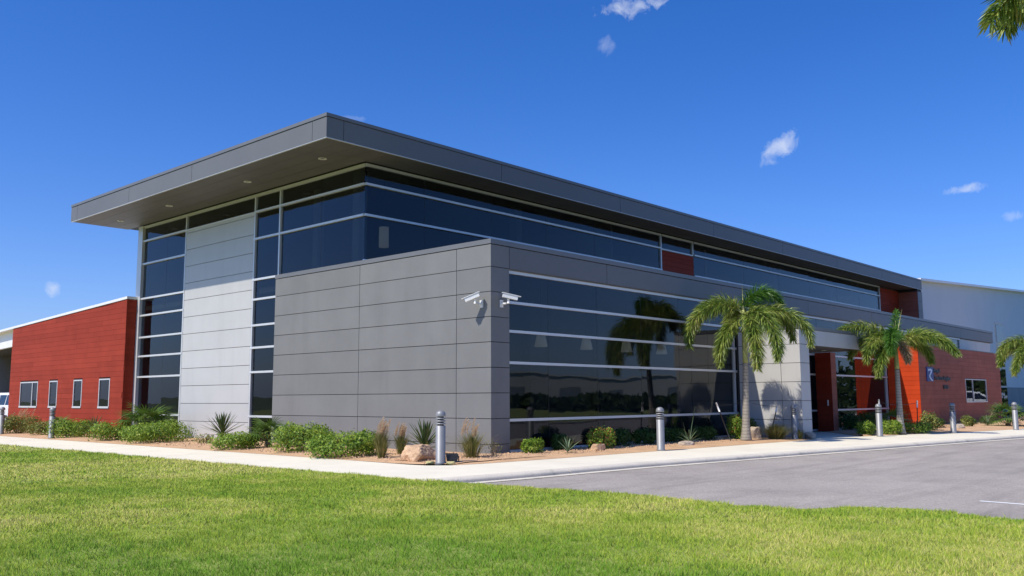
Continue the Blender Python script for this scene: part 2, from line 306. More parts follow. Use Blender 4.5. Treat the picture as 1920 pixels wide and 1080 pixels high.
# rolled curb in cast lengths
cl = empty('curb'); tag(cl, 'rolled concrete curb between sidewalk and driveway', 'curb', kind='structure')
path = []
for i in range(0, len(curb_foot) - 1):
    a = Vector(curb_foot[i]); b = Vector(curb_foot[i + 1]); n = max(1, int((b - a).length / .5))
    path += [a.lerp(b, k / n) for k in range(n)]
path.append(Vector(curb_foot[-1])); path = path[:90]
prof = [(-.002, -.1), (-.01, -.06), (.01, -.03), (.045, -.01), (.09, .0015), (.16, .003), (.175, .002), (.175, -.11)]
k = 0
while k < len(path) - 1:
    e = min(k + 6, len(path) - 1); seg = path[k:e + 1]; vs = []; fs = []
    for j, p in enumerate(seg):
        t = (path[min(k + j + 1, len(path) - 1)] - path[max(k + j - 1, 0)]).normalized(); nrm = Vector((-t.y, t.x))
        q = p + (t * .009 if j == 0 else (-t * .009 if j == len(seg) - 1 else t * 0))
        for d, z in prof: vs.append((q.x + nrm.x * d, q.y + nrm.y * d, z))
    P = len(prof)
    for j in range(len(seg) - 1):
        for i in range(P - 1): fs.append((j * P + i, (j + 1) * P + i, (j + 1) * P + i + 1, j * P + i + 1))
    nn = len(vs); MB().add(vs, fs, True).add(vs[:P], [tuple(range(P))]).add(vs[nn - P:], [tuple(range(P))[::-1]]).build('curb_stone', 'curb', cl); k = e
# planting beds (slightly mounded)
def mound(name, poly_fn, xs, ys, h, m, label):
    vs = []; idx = {}; fs = []
    for i, x in enumerate(xs):
        for j, y in enumerate(ys):
            idx[i, j] = len(vs); px, py, w = poly_fn(x, y)
            vs.append((px, py, .004 + h * w + .018 * noise.noise((px * 1.3, py * 1.3, 1)) * min(1, w * 3)))
    for i in range(len(xs) - 1):
        for j in range(len(ys) - 1): fs.append((idx[i, j], idx[i + 1, j], idx[i + 1, j + 1], idx[i, j + 1]))
    o = MB().add(vs, fs, True).build(name, m); tag(o, label, 'planting bed', kind='structure'); return o
def bed_left_fn(s, t):   # s along y, t 0..1 from walk to wall
    x = -3.1 * (1 - t) + .3 * t
    if s < -.4: x = max(x, -3.1 + (-.4 - s) * .5)
    return x, s, min(1, 4 * t)
mound('planting_bed', bed_left_fn, np.linspace(-1.45, 60, 150), np.linspace(0, 1, 22), .035, 'gravel', 'tan gravel planting bed along the left side')
def bed_right_fn(s, t):
    e = np.interp(s, [p[0] for p in bed_edge[4:]], [p[1] for p in bed_edge[4:]]); y = e * (1 - t) + .35 * t
    return s, y, min(1, 4 * t)
mound('planting_bed', bed_right_fn, np.linspace(-2.7, 12.1, 80), np.linspace(0, 1, 14), .035, 'gravel', 'tan gravel planting bed under the wide front glazing')
def bed_far_fn(s, t):
    e = np.interp(s, [p[0] for p in bed_right], [p[1] for p in bed_right]); top = np.interp(s, [15.2, 18.0, 19, 60], [-2.8, -.5, .35, .35]); y = e * (1 - t) + top * t
    return s, y, min(1, 4 * t, 6 * (1 - t))
mound('planting_bed', bed_far_fn, np.linspace(15.2, 58, 110), np.linspace(0, 1, 16), .05, 'gravel', 'tan gravel planting bed before the brown plank wall')
# painted parking stripe
sp = MB(); a = Vector((-1.82, -11.05)); b = Vector((-2.15, -14.2)); sp.add([(a.x - .05, a.y, -.095), (a.x + .05, a.y, -.095), (b.x + .05, b.y, -.095), (b.x - .05, b.y, -.095)], [(0, 1, 2, 3)])
tag(sp.build('road_marking', 'paint_white'), 'short white painted line at the right edge of the driveway', 'road marking', kind='structure')
# land opposite, mirrored in the glazing
tag(MB().prism([(-4.3, -16.4), (0, -16.3), (20, -17.9), (60, -22.4), (60, -55), (-40, -55), (-40, -41), (-4.6, -41)], -.19, .02).build('lawn', 'lawn_soil'), 'lawn across the driveway, mirrored in the front glazing', 'lawn', kind='structure')
tag(MB().prism([(-4.3, -16.1), (0, -16.0), (20, -17.5), (60, -22.0), (60, -22.4), (20, -17.9), (0, -16.4), (-4.3, -16.5)], -.19, .035).build('curb', 'curb'), 'far concrete curb across the driveway, mirrored in the front glazing', 'curb', kind='structure')

# ================================================================ OFFICE BUILDING
OB = empty('office_building'); tag(OB, 'grey, white and red office with dark ribbon glazing and wide flat overhanging roof', 'building')
def part(name, m, *b): return box(name, m, OB, *b)
J = .008     # half joint
ROW = [.25 + .61 * i for i in range(8)]
# --- grey box, left face (x = 0) ------------------------------------------------
gw = part('grey_wall', 'joint', .03, .14, .03, 9.30, 0, 5.06)
rows = [(0.0, .25)] + [(ROW[i], ROW[i + 1]) for i in range(7)] + [(ROW[7], 5.07)]
for y0, y1 in ((0.0, 1.19), (1.19, 5.08), (5.08, 9.31)):
    for z0, z1 in rows:
        box('panel', 'grey_panel', gw, 0, .029, (y0 + J) if y0 > 0 else 0, y1 - J, z0 + J, z1 - J)
# --- grey box, front face corner pier (y = 0) -----------------------------------
gp = part('corner_pier', 'joint', .031, .655, .032, .16, 0, 5.06)
for z0, z1 in rows: box('panel', 'grey_panel', gp, .031, .665 - J, 0.001, .031, z0 + J, z1 - J)
# --- grey fascia band over the front glazing ------------------------------------
gb = part('fascia_band', 'joint', .67, 43.9, .032, .40, 4.53, 5.06)
for x0, x1 in zip((.665, 4.73, 11.17, 17.92, 24.5, 31.0, 37.5), (4.73, 11.17, 17.92, 24.5, 31.0, 37.5, 43.93)):
    box('panel', 'fascia_panel', gb, x0 + J, x1 - J, 0, .031, 4.52 + J, 5.07 - J)
box('soffit', 'soffit_panel', gb, .67, 43.9, .02, .40, 4.505, 4.528)
cp = part('coping', 'coping_metal', -.015, 43.95, -.015, .12, 5.082, 5.20)
MB().box(-.0155, .14, .121, 9.32, 5.082, 5.2).build('coping', 'coping_metal', OB)
part('flat_roof', 'interior_dark', .14, 43.9, .12, 5.3, 4.9, 5.08)
# --- glazing builder --------------------------------------------------------------
RAILS = [.81, 2.21, 2.985, 3.70]
def glaze_front(x0, x1, yg, zs, vjoints, zbot, ztop, rail_h=.065, verts=(), name='curtain_wall', skip=()):
    f = MB()
    allz = [zbot] + list(zs) + [ztop]
    for z in zs: f.box(x0, x1, yg - .085, yg + .03, z - rail_h / 2, z + rail_h / 2)
    f.box(x0, x1, yg - .07, yg + .03, ztop - .075, ztop)
    f.box(x0, x1, yg - .05, yg + .03, zbot, zbot + .06)
    for vx in verts: f.box(vx - .035, vx + .035, yg - .075, yg + .025, zbot + .06, ztop - .075)
    fo = f.build(name, 'mullion', OB)
    js = [x0] + list(vjoints) + [x1]
    for i in range(len(js) - 1):
        for k in range(len(allz) - 1):
            if (i, k) in skip: continue
            box('pane', 'glass', fo, js[i] + .006, js[i + 1] - .006, yg - .012, yg + .012, allz[k] + .03, allz[k + 1] - .03)
        if i: box('gasket', 'dark_gap', fo, js[i] - .006, js[i] + .006, yg - .011, yg + .011, zbot + .06, ztop - .075)
    return fo
def glaze_left(y0, y1, xg, zs, vjoints, zbot, ztop, rail_h=.065, verts=(), toph=.09):
    f = MB(); allz = [zbot] + list(zs) + [ztop]
    for z in zs: f.box(xg - .085, xg + .03, y0, y1, z - rail_h / 2, z + rail_h / 2)
    f.box(xg - .07, xg + .03, y0, y1, ztop - toph, ztop)
    for vy in verts: f.box(xg - .075, xg + .025, vy - .035, vy + .035, zbot, ztop - toph)
    fo = f.build('curtain_wall', 'mullion', OB)
    js = [y0] + list(vjoints) + [y1]
    for i in range(len(js) - 1):
        for k in range(len(allz) - 1):
            box('pane', 'glass', fo, xg - .012, xg + .012, js[i] + .006, js[i + 1] - .006, allz[k] + .03, allz[k + 1] - .03)
        if i: box('gasket', 'dark_gap', fo, xg - .011, xg + .011, js[i] - .006, js[i] + .006, zbot + .03, ztop - .09)
    return fo
# front ground-floor glazing
glaze_front(.66, 12.10, .15, RAILS, (2.30, 4.40, 6.55, 8.65, 10.4), .03, 4.50, verts=(12.06,))
glaze_front(12.11, 18.92, .15, RAILS, (14.7, 16.6), .03, 4.50, verts=(17.6,))
glaze_front(18.93, 26.24, .15, RAILS, (20.9, 23.2), .03, 4.50, verts=(26.16,))
glaze_front(26.3, 37.6, .15, [], (29.1, 31.9, 34.7), 3.66, 4.50, verts=(37.55,))
ewp = part('end_wall', 'joint', 37.66, 43.6, .12, .3, 0, 4.5)
for x0, x1 in ((37.66, 40.6), (40.6, 43.55)):
    for i in range(7): box('panel', 'white_panel', ewp, x0 + J, x1 - J, .09, .119, .25 + .61 * i + J if i else .02, min(4.49, .86 + .61 * i) - J)
# upper left glazing (x = .2) : strips, white panel bay, corner glazing
UR = [.81, 2.21, 2.99, 3.71, 4.55, 5.20, 6.55, 7.45]
glaze_left(15.36, 18.74, .20, UR, (16.9,), .03, 8.05, verts=(15.40,))
glaze_left(9.33, 10.86, .20, UR, (), .03, 8.05, verts=(9.37, 10.82))
glaze_left(10.88, 15.34, .20, [], (), 7.45, 8.05)
glaze_left(5.13, 9.32, .20, [6.55, 7.45], (7.24,), 5.21, 8.05)
pw = part('white_wall', 'joint', .16, .30, 10.87, 15.35, 0, 7.44)
for i in range(13):
    z0 = .61 * i; z1 = min(.61 * (i + 1), 7.44)
    if z1 - z0 > .05: box('panel', 'white_panel', pw, .13, .159, 10.87, 15.35, z0 + J, z1 - J)
MB().box(.10, .31, 10.861, 15.359, 7.421, 7.46).build('trim', 'mullion', OB)
part('corner_post', 'mullion', .08, .33, 18.75, 19.12, 0, 8.05)
# clerestory front glazing (y = 5.14)
YC = 5.14
fo = glaze_front(.155, 15.50, YC, [6.55, 7.45], (2.45, 5.4, 8.2, 11.0, 13.3), 5.21, 8.05, verts=(15.46,))
glaze_front(15.55, 18.0, YC, [], (), 7.40, 8.05, verts=(17.96,))
rp = part('red_panel', 'plank_joint', 15.53, 18.06, YC - .01, YC + .1, 5.1, 7.39); rp['label'] = 'red plank panel set into the clerestory glazing'
for i in range(11):
    z0 = 5.15 + .203 * i
    box('plank', 'red_plank', rp, 15.58, 18.05, YC - .03, YC - .011, z0 + .004, z0 + .199)
glaze_front(18.08, 39.8, YC, [6.55, 7.45], (19.0, 22.6, 26.2, 29.8, 33.4, 36.6), 5.21, 8.05, verts=(39.76,))
rw = part('red_end_wall', 'plank_joint', 39.84, 43.58, YC - .01, YC + .2, 5.1, 8.06)
for i in range(14):
    z0 = 5.15 + .203 * i
    for x0, x1 in ((39.85, 41.5 + .4 * (i % 3)), (41.5 + .4 * (i % 3), 43.55)):
        box('plank', 'red_plank', rw, x0 + .003, x1 - .003, YC - .03, YC - .011, z0 + .004, z0 + .199)
ww = part('end_column', 'joint', 43.13, 43.88, 3.935, 5.3, 0, 8.07)
for i in range(13):
    z0 = .61 * i; z1 = min(z0 + .61, 8.06)
    box('panel', 'fascia_panel', ww, 43.10, 43.90, 3.905, 3.934, z0 + J, z1 - J)
    box('panel', 'plank_shade_tone', ww, 43.10, 43.129, 3.94, 5.1, z0 + J, z1 - J)
# --- main roof ----------------------------------------------------------------------
RX0, RY0, RX1, RY1 = -2.08, 3.90, 43.92, 20.15
rf = part('roof', 'joint', RX0 + .03, RX1 - .03, RY0 + .03, RY1 - .03, 8.115, 8.70)
ys = [RY0, 4.53, 10.93, 15.27, 19.6, RY1]
for a, b in zip(ys[:-1], ys[1:]): box('fascia_panel', 'fascia_panel', rf, RX0, RX0 + .029, a + (J if a > RY0 else 0), b - (J if b < RY1 else 0), 8.10, 8.64)
xs = [RX0, -1.53, 4.58, 10.97, 17.73, 24.2, 30.6, 37.0, 43.0, RX1]
for a, b in zip(xs[:-1], xs[1:]): box('fascia_panel', 'fascia_panel', rf, a + (J if a > RX0 else .03), b - J, RY0, RY0 + .029, 8.10, 8.64)
MB().box(RX0 - .02, RX0 + .16, RY0 - .02, RY1, 8.655, 8.745).box(RX0 + .161, RX1, RY0 - .02, RY0 + .16, 8.655, 8.745).build('roof_coping', 'coping_metal', rf)
MB().box(RX0 + .004, RX0 + .06, RY0 + .004, RY1, 8.083, 8.099).box(RX0 + .061, RX1, RY0 + .004, RY0 + .06, 8.083, 8.099).build('drip_edge', 'mullion', rf)
sx = [-2.02, -1.5, -.97, -.44, .115]; syl = [3.97, 5.0, 11.0, 15.3, 20.1]
for a, b in zip(sx[:-1], sx[1:]):
    for c, d in zip(syl[:-1], syl[1:]): box('soffit_panel', 'soffit_panel', rf, a + .005, b - .005, c + .005, d - .005, 8.09, 8.113)
xr = [.12, 4.58, 10.97, 17.73, 24.2, 30.6, 37.0, 43.1]
for c, d in ((3.97, 4.52), (4.52, 5.07)):
    for a, b in zip(xr[:-1], xr[1:]): box('soffit_panel', 'soffit_panel', rf, a + .005, b - .005, c + .005, d - .005, 8.09, 8.113)
for y in (5.71, 9.63, 14.7, 18.53):
    l = MB().lathe([(.12, 0), (.125, -.012), (.085, -.014), (.08, 0)], 20, (-.9, y, 8.089)).build('downlight', 'white_metal', rf)
part('ceiling', 'interior', .25, 43.0, 5.2, 18.9, 8.05, 8.10)
# --- interior -------------------------------------------------------------------------
part('interior_wall', 'interior', .3, 43, 5.15, 5.25, .01, 4.88)
part('interior_wall', 'interior', 12.3, 12.4, 5.3, 18.9, .01, 8.04)
part('interior_wall', 'interior', 12.4, 43, 9.5, 9.6, 5.0, 8.04)
part('interior_wall', 'interior', .33, 12.3, 18.8, 18.9, .01, 8.04)
part('interior_floor', 'interior_dark', .15, 43.5, .2, 18.9, -.05, .012)
part('interior_floor', 'interior_dark', .31, 12.3, 9.4, 18.9, 4.75, 4.95)
for x in (.45, 7.3, 20, 27, 34): part('interior_column', 'interior', x, x + .3, 5.75, 6.05, 5.09, 8.04)
for y in (8.7, 14.2, 17.2): part('interior_column', 'interior', 1.1, 1.35, y, y + .25, 4.96, 8.04)
for x in (3.1, 6.8, 10.6): part('interior_column', 'interior', x, x + .25, 4.7, 4.95, .013, 4.88)
part('ceiling', 'interior', .3, 43, .42, 5.14, 4.60, 4.64)
# --- white wing wall and entrance canopy -------------------------------------------------
wv = part('wing_wall', 'joint', 12.18, 12.82, -2.17, .06, 0, 3.52)
zr = [.02, .61, 1.22, 1.83, 2.44, 3.05, 3.54]
for z0, z1 in zip(zr[:-1], zr[1:]):
    for y0, y1 in ((-2.20, -1.53), (-1.53, -.02)): box('panel', 'white_panel', wv, 12.15, 12.179, y0 + (J if y0 > -2 else 0), y1 - J, z0 + J, z1 - J)
    box('panel', 'white_panel', wv, 12.18, 12.85, -2.20, -2.171, z0 + J, z1 - J)
cv = part('canopy', 'joint', 12.84, 17.97, -2.17, .06, 3.06, 3.54)
for x0, x1 in ((12.86, 17.2), (17.2, 18.0)): box('panel', 'white_panel', cv, x0 + J, x1 - J, -2.20, -2.171, 3.04, 3.545)
MB().box(12.13, 18.02, -2.225, .055, 3.555, 3.665).build('coping', 'coping_metal', cv)
MB().box(12.855, 17.97, -2.165, .055, 3.035, 3.058).build('canopy_soffit', 'soffit_panel', cv)
for x in (14.0, 16.6): MB().lathe([(.09, 0), (.095, -.01), (.06, -.012), (.055, 0)], 16, (x, -1.1, 3.034)).build('downlight', 'white_metal', cv)
# --- red pier by the door -----------------------------------------------------------------
dp = part('red_pier', 'plank_joint', 18.47, 18.91, -.55, .05, 0, 3.05); dp['label'] = 'dark red plank pier beside the entrance'
for i in range(15):
    z0 = .005 + .203 * i
    box('plank', 'red_plank', dp, 18.45, 18.469, -.57, .05, z0 + .003, z0 + .2); box('plank', 'plank_shade_tone', dp, 18.47, 18.93, -.57, -.551, z0 + .003, z0 + .2)  # front face gets the open-shade tone as its own colour
box('door_handle', 'white_metal', dp, 18.40, 18.449, -.42, -.38, 1.0, 1.22)
# --- plank block, sunlit tone on the side, shade tone on the front ------------------------------------------------------------
bb = part('plank_block', 'plank_joint', 26.30, 39.62, -1.27, .10, 0, 3.64); bb['label'] = 'plank clad block with blue sign, sunlit orange side and shaded brown front'
WX0, WX1, WZ0, WZ1 = 33.05, 36.75, 1.02, 2.21
for i in range(18):
    z0 = .005 + .203 * i; z1 = z0 + .2
    box('plank', 'plank_sunlit_tone', bb, 26.27, 26.299, -1.30, .06, z0 + .003, z1)
    cuts = [26.27 + .03] + sorted(26.3 + ((i * 1.37 + k * 3.05) % 13.3) for k in range(4)) + [39.66]
    for a, b in zip(cuts[:-1], cuts[1:]):
        if b - a < .25: continue
        segs = [(a, b)]
        if z1 > WZ0 and z0 < WZ1: segs = [(a, min(b, WX0)), (max(a, WX1), b)]
        for c, d in segs:
            if d - c > .03: box('plank', 'plank_shade_tone', bb, c + .003, d - .003, -1.30, -1.271, z0 + .003, z1)
MB().box(26.25, 39.68, -1.32, .10, 3.66, 3.70).build('coping', 'coping_metal', bb)
def window_front(parent, x0, x1, z0, z1, y, mull=()):
    f = MB().box(x0, x1, y - .04, y + .02, z0, z0 + .06).box(x0, x1, y - .03, y + .02, z1 - .05, z1).box(x0, x0 + .05, y - .03, y + .02, z0 + .061, z1 - .051).box(x1 - .05, x1, y - .03, y + .02, z0 + .061, z1 - .051)
    for q in mull: f.box(q - .03, q + .03, y - .028, y + .02, z0 + .061, z1 - .051)
    w = f.build('window', 'mullion', parent)
    js = [x0 + .05] + list(mull) + [x1 - .05]
    for a, b in zip(js[:-1], js[1:]): MB().box(a, b, y + .001, y + .009, z0 + .05, z1 - .04).build('pane', 'glass', parent)
    return w
MB().box(WX0, WX1, -1.27, -1.262, WZ0, WZ1)
window_front(bb, WX0, WX1, WZ0, WZ1, -1.29, (WX0 + 1.25,))
# sign: blue plate with white swoosh, letters, number
sg = MB().box(27.22, 28.12, -1.345, -1.302, 2.02, 2.665).build('sign_plate', 'logo_blue', bb)
sw = [(27.36, 2.58), (27.80, 2.60), (27.93, 2.52), (27.86, 2.42), (27.62, 2.27), (27.66, 2.20), (28.02, 2.04), (27.78, 2.04), (27.50, 2.20), (27.47, 2.28), (27.68, 2.42), (27.74, 2.49), (27.66, 2.52), (27.40, 2.47)]
q = MB(); n = len(sw); q.add([(x, -1.352, z) for x, z in sw] + [(x, -1.346, z) for x, z in sw], [tuple(range(n))[::-1], tuple(range(n, 2 * n))] + [(i, n + i, n + (i + 1) % n, (i + 1) % n) for i in range(n)]); q.build('sign_emblem', 'logo_white', bb)
def text(name, s, x, z, size, parent, wide=1.0):
    c = bpy.data.curves.new(name, 'FONT'); c.body = s; c.size = size; c.extrude = .012; c.offset = .006
    t = bpy.data.objects.new(name, c); COL.objects.link(t); dg = bpy.context.evaluated_depsgraph_get()
    me = bpy.data.meshes.new_from_object(t.evaluated_get(dg)); bpy.data.objects.remove(t)
    o = link(name, me, 'letter', parent); o.location = (x, -1.325, z); o.rotation_euler = (R(90), 0, 0); o.scale = (wide, 1, 1); return o
text('lettering', 'Royal', 28.22, 2.43, .28, bb, 1.35); text('lettering', 'Technologies', 28.22, 2.10, .28, bb, 1.62); text('lettering', '1010', 29.45, 1.68, .26, bb, 1.5)
# --- red plank wing on the left ------------------------------------------------------------------
rb = MB(); XR = -.30
rb.add([(XR + .03, 18.98, 0), (.06, 18.98, 0), (.06, 18.98, 5.17), (XR + .03, 18.98, 5.17), (XR + .03, 30.85, 0), (.06, 30.85, 0), (.06, 30.85, 4.72), (XR + .03, 30.85, 4.72)],
       [(0, 1, 2, 3), (7, 6, 5, 4), (0, 3, 7, 4), (1, 5, 6, 2), (3, 2, 6, 7), (0, 4, 5, 1)])
rbo = rb.build('red_wing', 'plank_joint', OB); rbo['label'] = 'red plank clad wing with four small windows'
WIN = [(27.4, 29.5), (25.22, 26.1), (22.7, 23.55), (20.12, 21.1)]; LZ0, LZ1 = 1.03, 2.18
top = lambda y: 5.18 - (y - 18.95) * (.48 / 11.9)
for i in range(26):
    z0 = .005 + .203 * i; z1 = z0 + .2
    box('plank', 'red_plank', rbo, XR, .07, 18.951, 18.979, z0 + .003, min(z1, 5.17)) if z0 < 5.1 else None
    cuts = [18.951] + sorted(18.95 + ((i * 2.33 + k * 3.6) % 11.7) for k in range(3)) + [30.88]
    for a, b in zip(cuts[:-1], cuts[1:]):
        if b - a < .2: continue
        segs = [(a, b)]
        if z1 > LZ0 and z0 < LZ1:
            for w0, w1 in WIN: segs = [s for c, d in segs for s in (((c, min(d, w0)), (max(c, w1), d)) if c < w1 and d > w0 else ((c, d),))]
        for c, d in segs:
            if d - c < .03: continue
            c += .003; d -= .003; t0, t1 = top(c), top(d)
            if z0 + .02 > t1:
                if z0 + .02 > t0: continue
                d = c + (t0 - z0 - .02) / (.48 / 11.9); t1 = z0 + .02
            za, zb = min(z1, t0), min(z1, t1)
            MB().add([(XR, c, z0 + .003), (XR + .029, c, z0 + .003), (XR + .029, d, z0 + .003), (XR, d, z0 + .003), (XR, c, za), (XR + .029, c, za), (XR + .029, d, zb), (XR, d, zb)],
                     [(0, 3, 2, 1), (4, 5, 6, 7), (0, 1, 5, 4), (1, 2, 6, 5), (2, 3, 7, 6), (3, 0, 4, 7)]).build('plank', 'red_plank', rbo)
for k, (w0, w1) in enumerate(WIN):
    f = MB(); x = XR
    f.box(x - .03, x + .05, w0, w1, LZ0, LZ0 + .075).box(x - .01, x + .05, w0, w1, LZ1 - .05, LZ1).box(x - .01, x + .05, w0, w0 + .05, LZ0 + .076, LZ1 - .051).box(x - .01, x + .05, w1 - .05, w1, LZ0 + .076, LZ1 - .051)
    js = [w0 + .05, w1 - .05]
    if k == 0: f.box(x - .008, x + .05, 28.02, 28.08, LZ0 + .076, LZ1 - .051); js = [w0 + .05, 28.05, w1 - .05]
    f.build('window', 'mullion', rbo)
    for a, b in zip(js[:-1], js[1:]): MB().box(x + .018, x + .026, a, b, LZ0 + .05, LZ1 - .04).build('pane', 'glass', rbo)
ev = MB(); sl_ = .48 / 11.9
def eave(y): return 5.19 - (y - 18.95) * sl_
ev.add([(XR - .03, 18.93, eave(18.93)), (.12, 18.93, eave(18.93)), (.12, 46, eave(46)), (XR - .03, 46, eave(46)), (XR - .03, 18.93, eave(18.93) + .1), (.12, 18.93, eave(18.93) + .1), (.12, 46, eave(46) + .1), (XR - .03, 46, eave(46) + .1)],
       [(0, 3, 2, 1), (4, 5, 6, 7), (0, 1, 5, 4), (1, 2, 6, 5), (2, 3, 7, 6), (3, 0, 4, 7)]); ev.build('eave', 'white_metal', OB)
ew = MB(); ew.add([(0, 30.9, 3.95), (.15, 30.9, 3.95), (.15, 46, 3.4), (0, 46, 3.4), (0, 30.9, eave(30.9)), (.15, 30.9, eave(30.9)), (.15, 46, eave(46)), (0, 46, eave(46))], [(0, 3, 2, 1), (4, 5, 6, 7), (0, 1, 5, 4), (1, 2, 6, 5), (2, 3, 7, 6), (3, 0, 4, 7)])
ew.build('loading_bay_fascia', 'white_metal', OB)
part('loading_bay_dark_back', 'interior_dark', 4.0, 4.2, 30.9, 60, 1.75, 4.4)  # dark sheet standing for the shade deep inside the open bay
part('loading_dock', 'white_wall', 3.6, 4.3, 30.9, 60, .0, 1.75)
part('loading_bay_roof', 'interior_dark', .16, 4.2, 30.95, 46, 4.02, 4.1)
part('rear_block', 'white_metal', .3, 12.25, 19.2, 30.8, .02, 4.6)

# ================================================================ WAREHOUSE (right) and far things
WH = empty('warehouse', (44.1, 4.3, 0)); tag(WH, 'tall pale blue-grey warehouse with white roof edge behind the right end', 'building')
def wz(x): return 8.72 + (x - 44.1) * .0565
q = MB(); q.add([(0, 0, 2.02), (60, 0, 2.02), (60, 40, 2.02), (0, 40, 2.02), (0, 0, wz(44.1)), (60, 0, wz(104)), (60, 40, wz(104)), (0, 40, wz(44.1))], [(0, 1, 5, 4), (1, 2, 6, 5), (2, 3, 7, 6), (3, 0, 4, 7), (4, 5, 6, 7)])
q.build('wall', 'stucco_grey', WH)
wc = box('wainscot', 'joint', WH, 0, 60, .03, .3, 0, 2.02)
for i in range(20): box('panel', 'wainscot', wc, 3 * i + .012, 3 * i + 2.988, -.03, .029, .05, 2.0)
q = MB(); q.add([(-.1, -.35, wz(44)), (60.2, -.35, wz(104.3)), (60.2, 40, wz(104.3)), (-.1, 40, wz(44)), (-.1, -.35, wz(44) + .16), (60.2, -.35, wz(104.3) + .16), (60.2, 40, wz(104.3) + .16), (-.1, 40, wz(44) + .16)], [(0, 3, 2, 1), (4, 5, 6, 7), (0, 1, 5, 4), (1, 2, 6, 5), (2, 3, 7, 6), (3, 0, 4, 7)]); q.build('roof_edge', 'white_metal', WH)
fz = MB().box(17.9, 20.2, -.03, .0, .5, 7.15).build('window_surround', 'white_wall', WH)
for z0, z1 in ((.6, 2.0), (2.15, 3.45), (3.65, 5.35), (5.6, 6.95)):
    box('dark_backing', 'interior_dark', fz, 18.05, 20.0, -.036, -.031, z0, z1); box('pane', 'glass', fz, 18.05, 20.0, -.052, -.046, z0, z1)  # dark sheet behind each pane stands in for the unlit inside
# white low warehouse across the street, seen mirrored in the glazing
FB = empty('far_warehouse', (45, -150, 0), R(22)); tag(FB, 'long low white warehouse across the street, mirrored in the front glazing', 'building')
box('wall', 'white_wall', FB, 0, 170, -25, 0, -.2, 6.3); box('roof_edge', 'white_metal', FB, -.3, 170.3, -25.3, .3, 6.31, 6.7)
for i in range(12): box('door', 'wainscot', FB, 4 + i * 14, 8.5 + i * 14, .01, .06, 0, 3.9)
# ------------------------------------------------------------- foliage builders
def leaf_cloud(name, blobs, n, size, m, parent, flat=.0, droop=0.0):
    """leaves spread in the shells of ellipsoids; blobs: (cx,cy,cz,rx,ry,rz)"""
    w = np.array([b[3] * b[4] + b[4] * b[5] for b in blobs]); w = w / w.sum()
    pick = rng.choice(len(blobs), n, p=w); B = np.array(blobs)[pick]
    d = rng.normal(size=(n, 3)); d /= np.linalg.norm(d, axis=1)[:, None]
    rr = 1 - np.abs(rng.normal(0, .22, n)).clip(0, .75); rr *= 1 + .13 * np.sin(d[:, 0] * 5 + pick) * np.cos(d[:, 1] * 6 + pick * 2) + rng.normal(0, .05, n)
    P = B[:, :3] + d * B[:, 3:] * rr[:, None]
    keep = P[:, 2] > .015; P = P[keep]; d = d[keep]; n = len(P)
    nr = d + rng.normal(0, .55, (n, 3)); nr[:, 2] += .35; nr /= np.linalg.norm(nr, axis=1)[:, None]
    a = np.cross(nr, rng.normal(size=(n, 3))); a /= np.linalg.norm(a, axis=1)[:, None]; b = np.cross(nr, a)
    s = size * rng.uniform(.6, 1.35, n)[:, None]
    V = np.stack([P - a * s, P + b * s * .48 + nr * s * .12, P + a * s, P - b * s * .48 + nr * s * .12], 1).reshape(-1, 3)
    me = fast_mesh(name, V, 4, rng.uniform(0, 1, n)); return link(name, me, m, parent)
def shrub(label, loc, r, h, m='shrub_leaf', n=2600, size=.035, group='low leafy shrubs in the beds', elong=1.0, rot=0, flowers=0, name='shrub'):
    t = empty(name, (loc[0], loc[1], .02), rot); tag(t, label, 'shrub', group)
    r *= 1.26; h *= 1.30; n = int(n * 1.6)
    bl = [(0, 0, h * .35, r * elong, r * .8, h * .6)]
    for k in range(7):
        a = rng.uniform(0, 6.28); q = rng.uniform(.3, .75); bl.append((math.cos(a) * r * elong * q, math.sin(a) * r * .8 * q, h * rng.uniform(.4, .62), r * rng.uniform(.28, .42), r * rng.uniform(.28, .42), h * rng.uniform(.28, .42)))
    leaf_cloud('foliage', bl, n, size, m, t)
    s = MB()
    for k in range(9):
        a = rng.uniform(0, 6.28); q = rng.uniform(.3, .8) * r
        s.tube([(math.cos(a) * .05, math.sin(a) * .05, -.02), (math.cos(a) * q * .5, math.sin(a) * q * .5, h * .35), (math.cos(a) * q, math.sin(a) * q, h * .7)], [.009, .007, .003], 5)
    s.build('stem', 'dry_stem', t)
    if flowers:
        leaf_cloud('blossom', [(b[0], b[1], b[2] + .02, b[3] * 1.04, b[4] * 1.04, b[5] * 1.05) for b in bl], flowers, size * .8, 'flower', t)
    return t
def blade_mesh(name, L, w, seg=6, bend=.1, fold=.3):
    vs = []; fs = []
    for i in range(seg + 1):
        t = i / seg; ww = w * (.75 + .9 * t) * (1 - t) ** .55 if t < 1 else 0
        x = L * t; z = -bend * L * t * t
        vs += [(x, -ww, z + ww * fold), (x, 0, z), (x, ww, z + ww * fold)]
    for i in range(seg):
        k = 3 * i; fs += [(k, k + 1, k + 4, k + 3), (k + 1, k + 2, k + 5, k + 4)]
    me = MB().add(vs, fs, True).mesh(name); return me
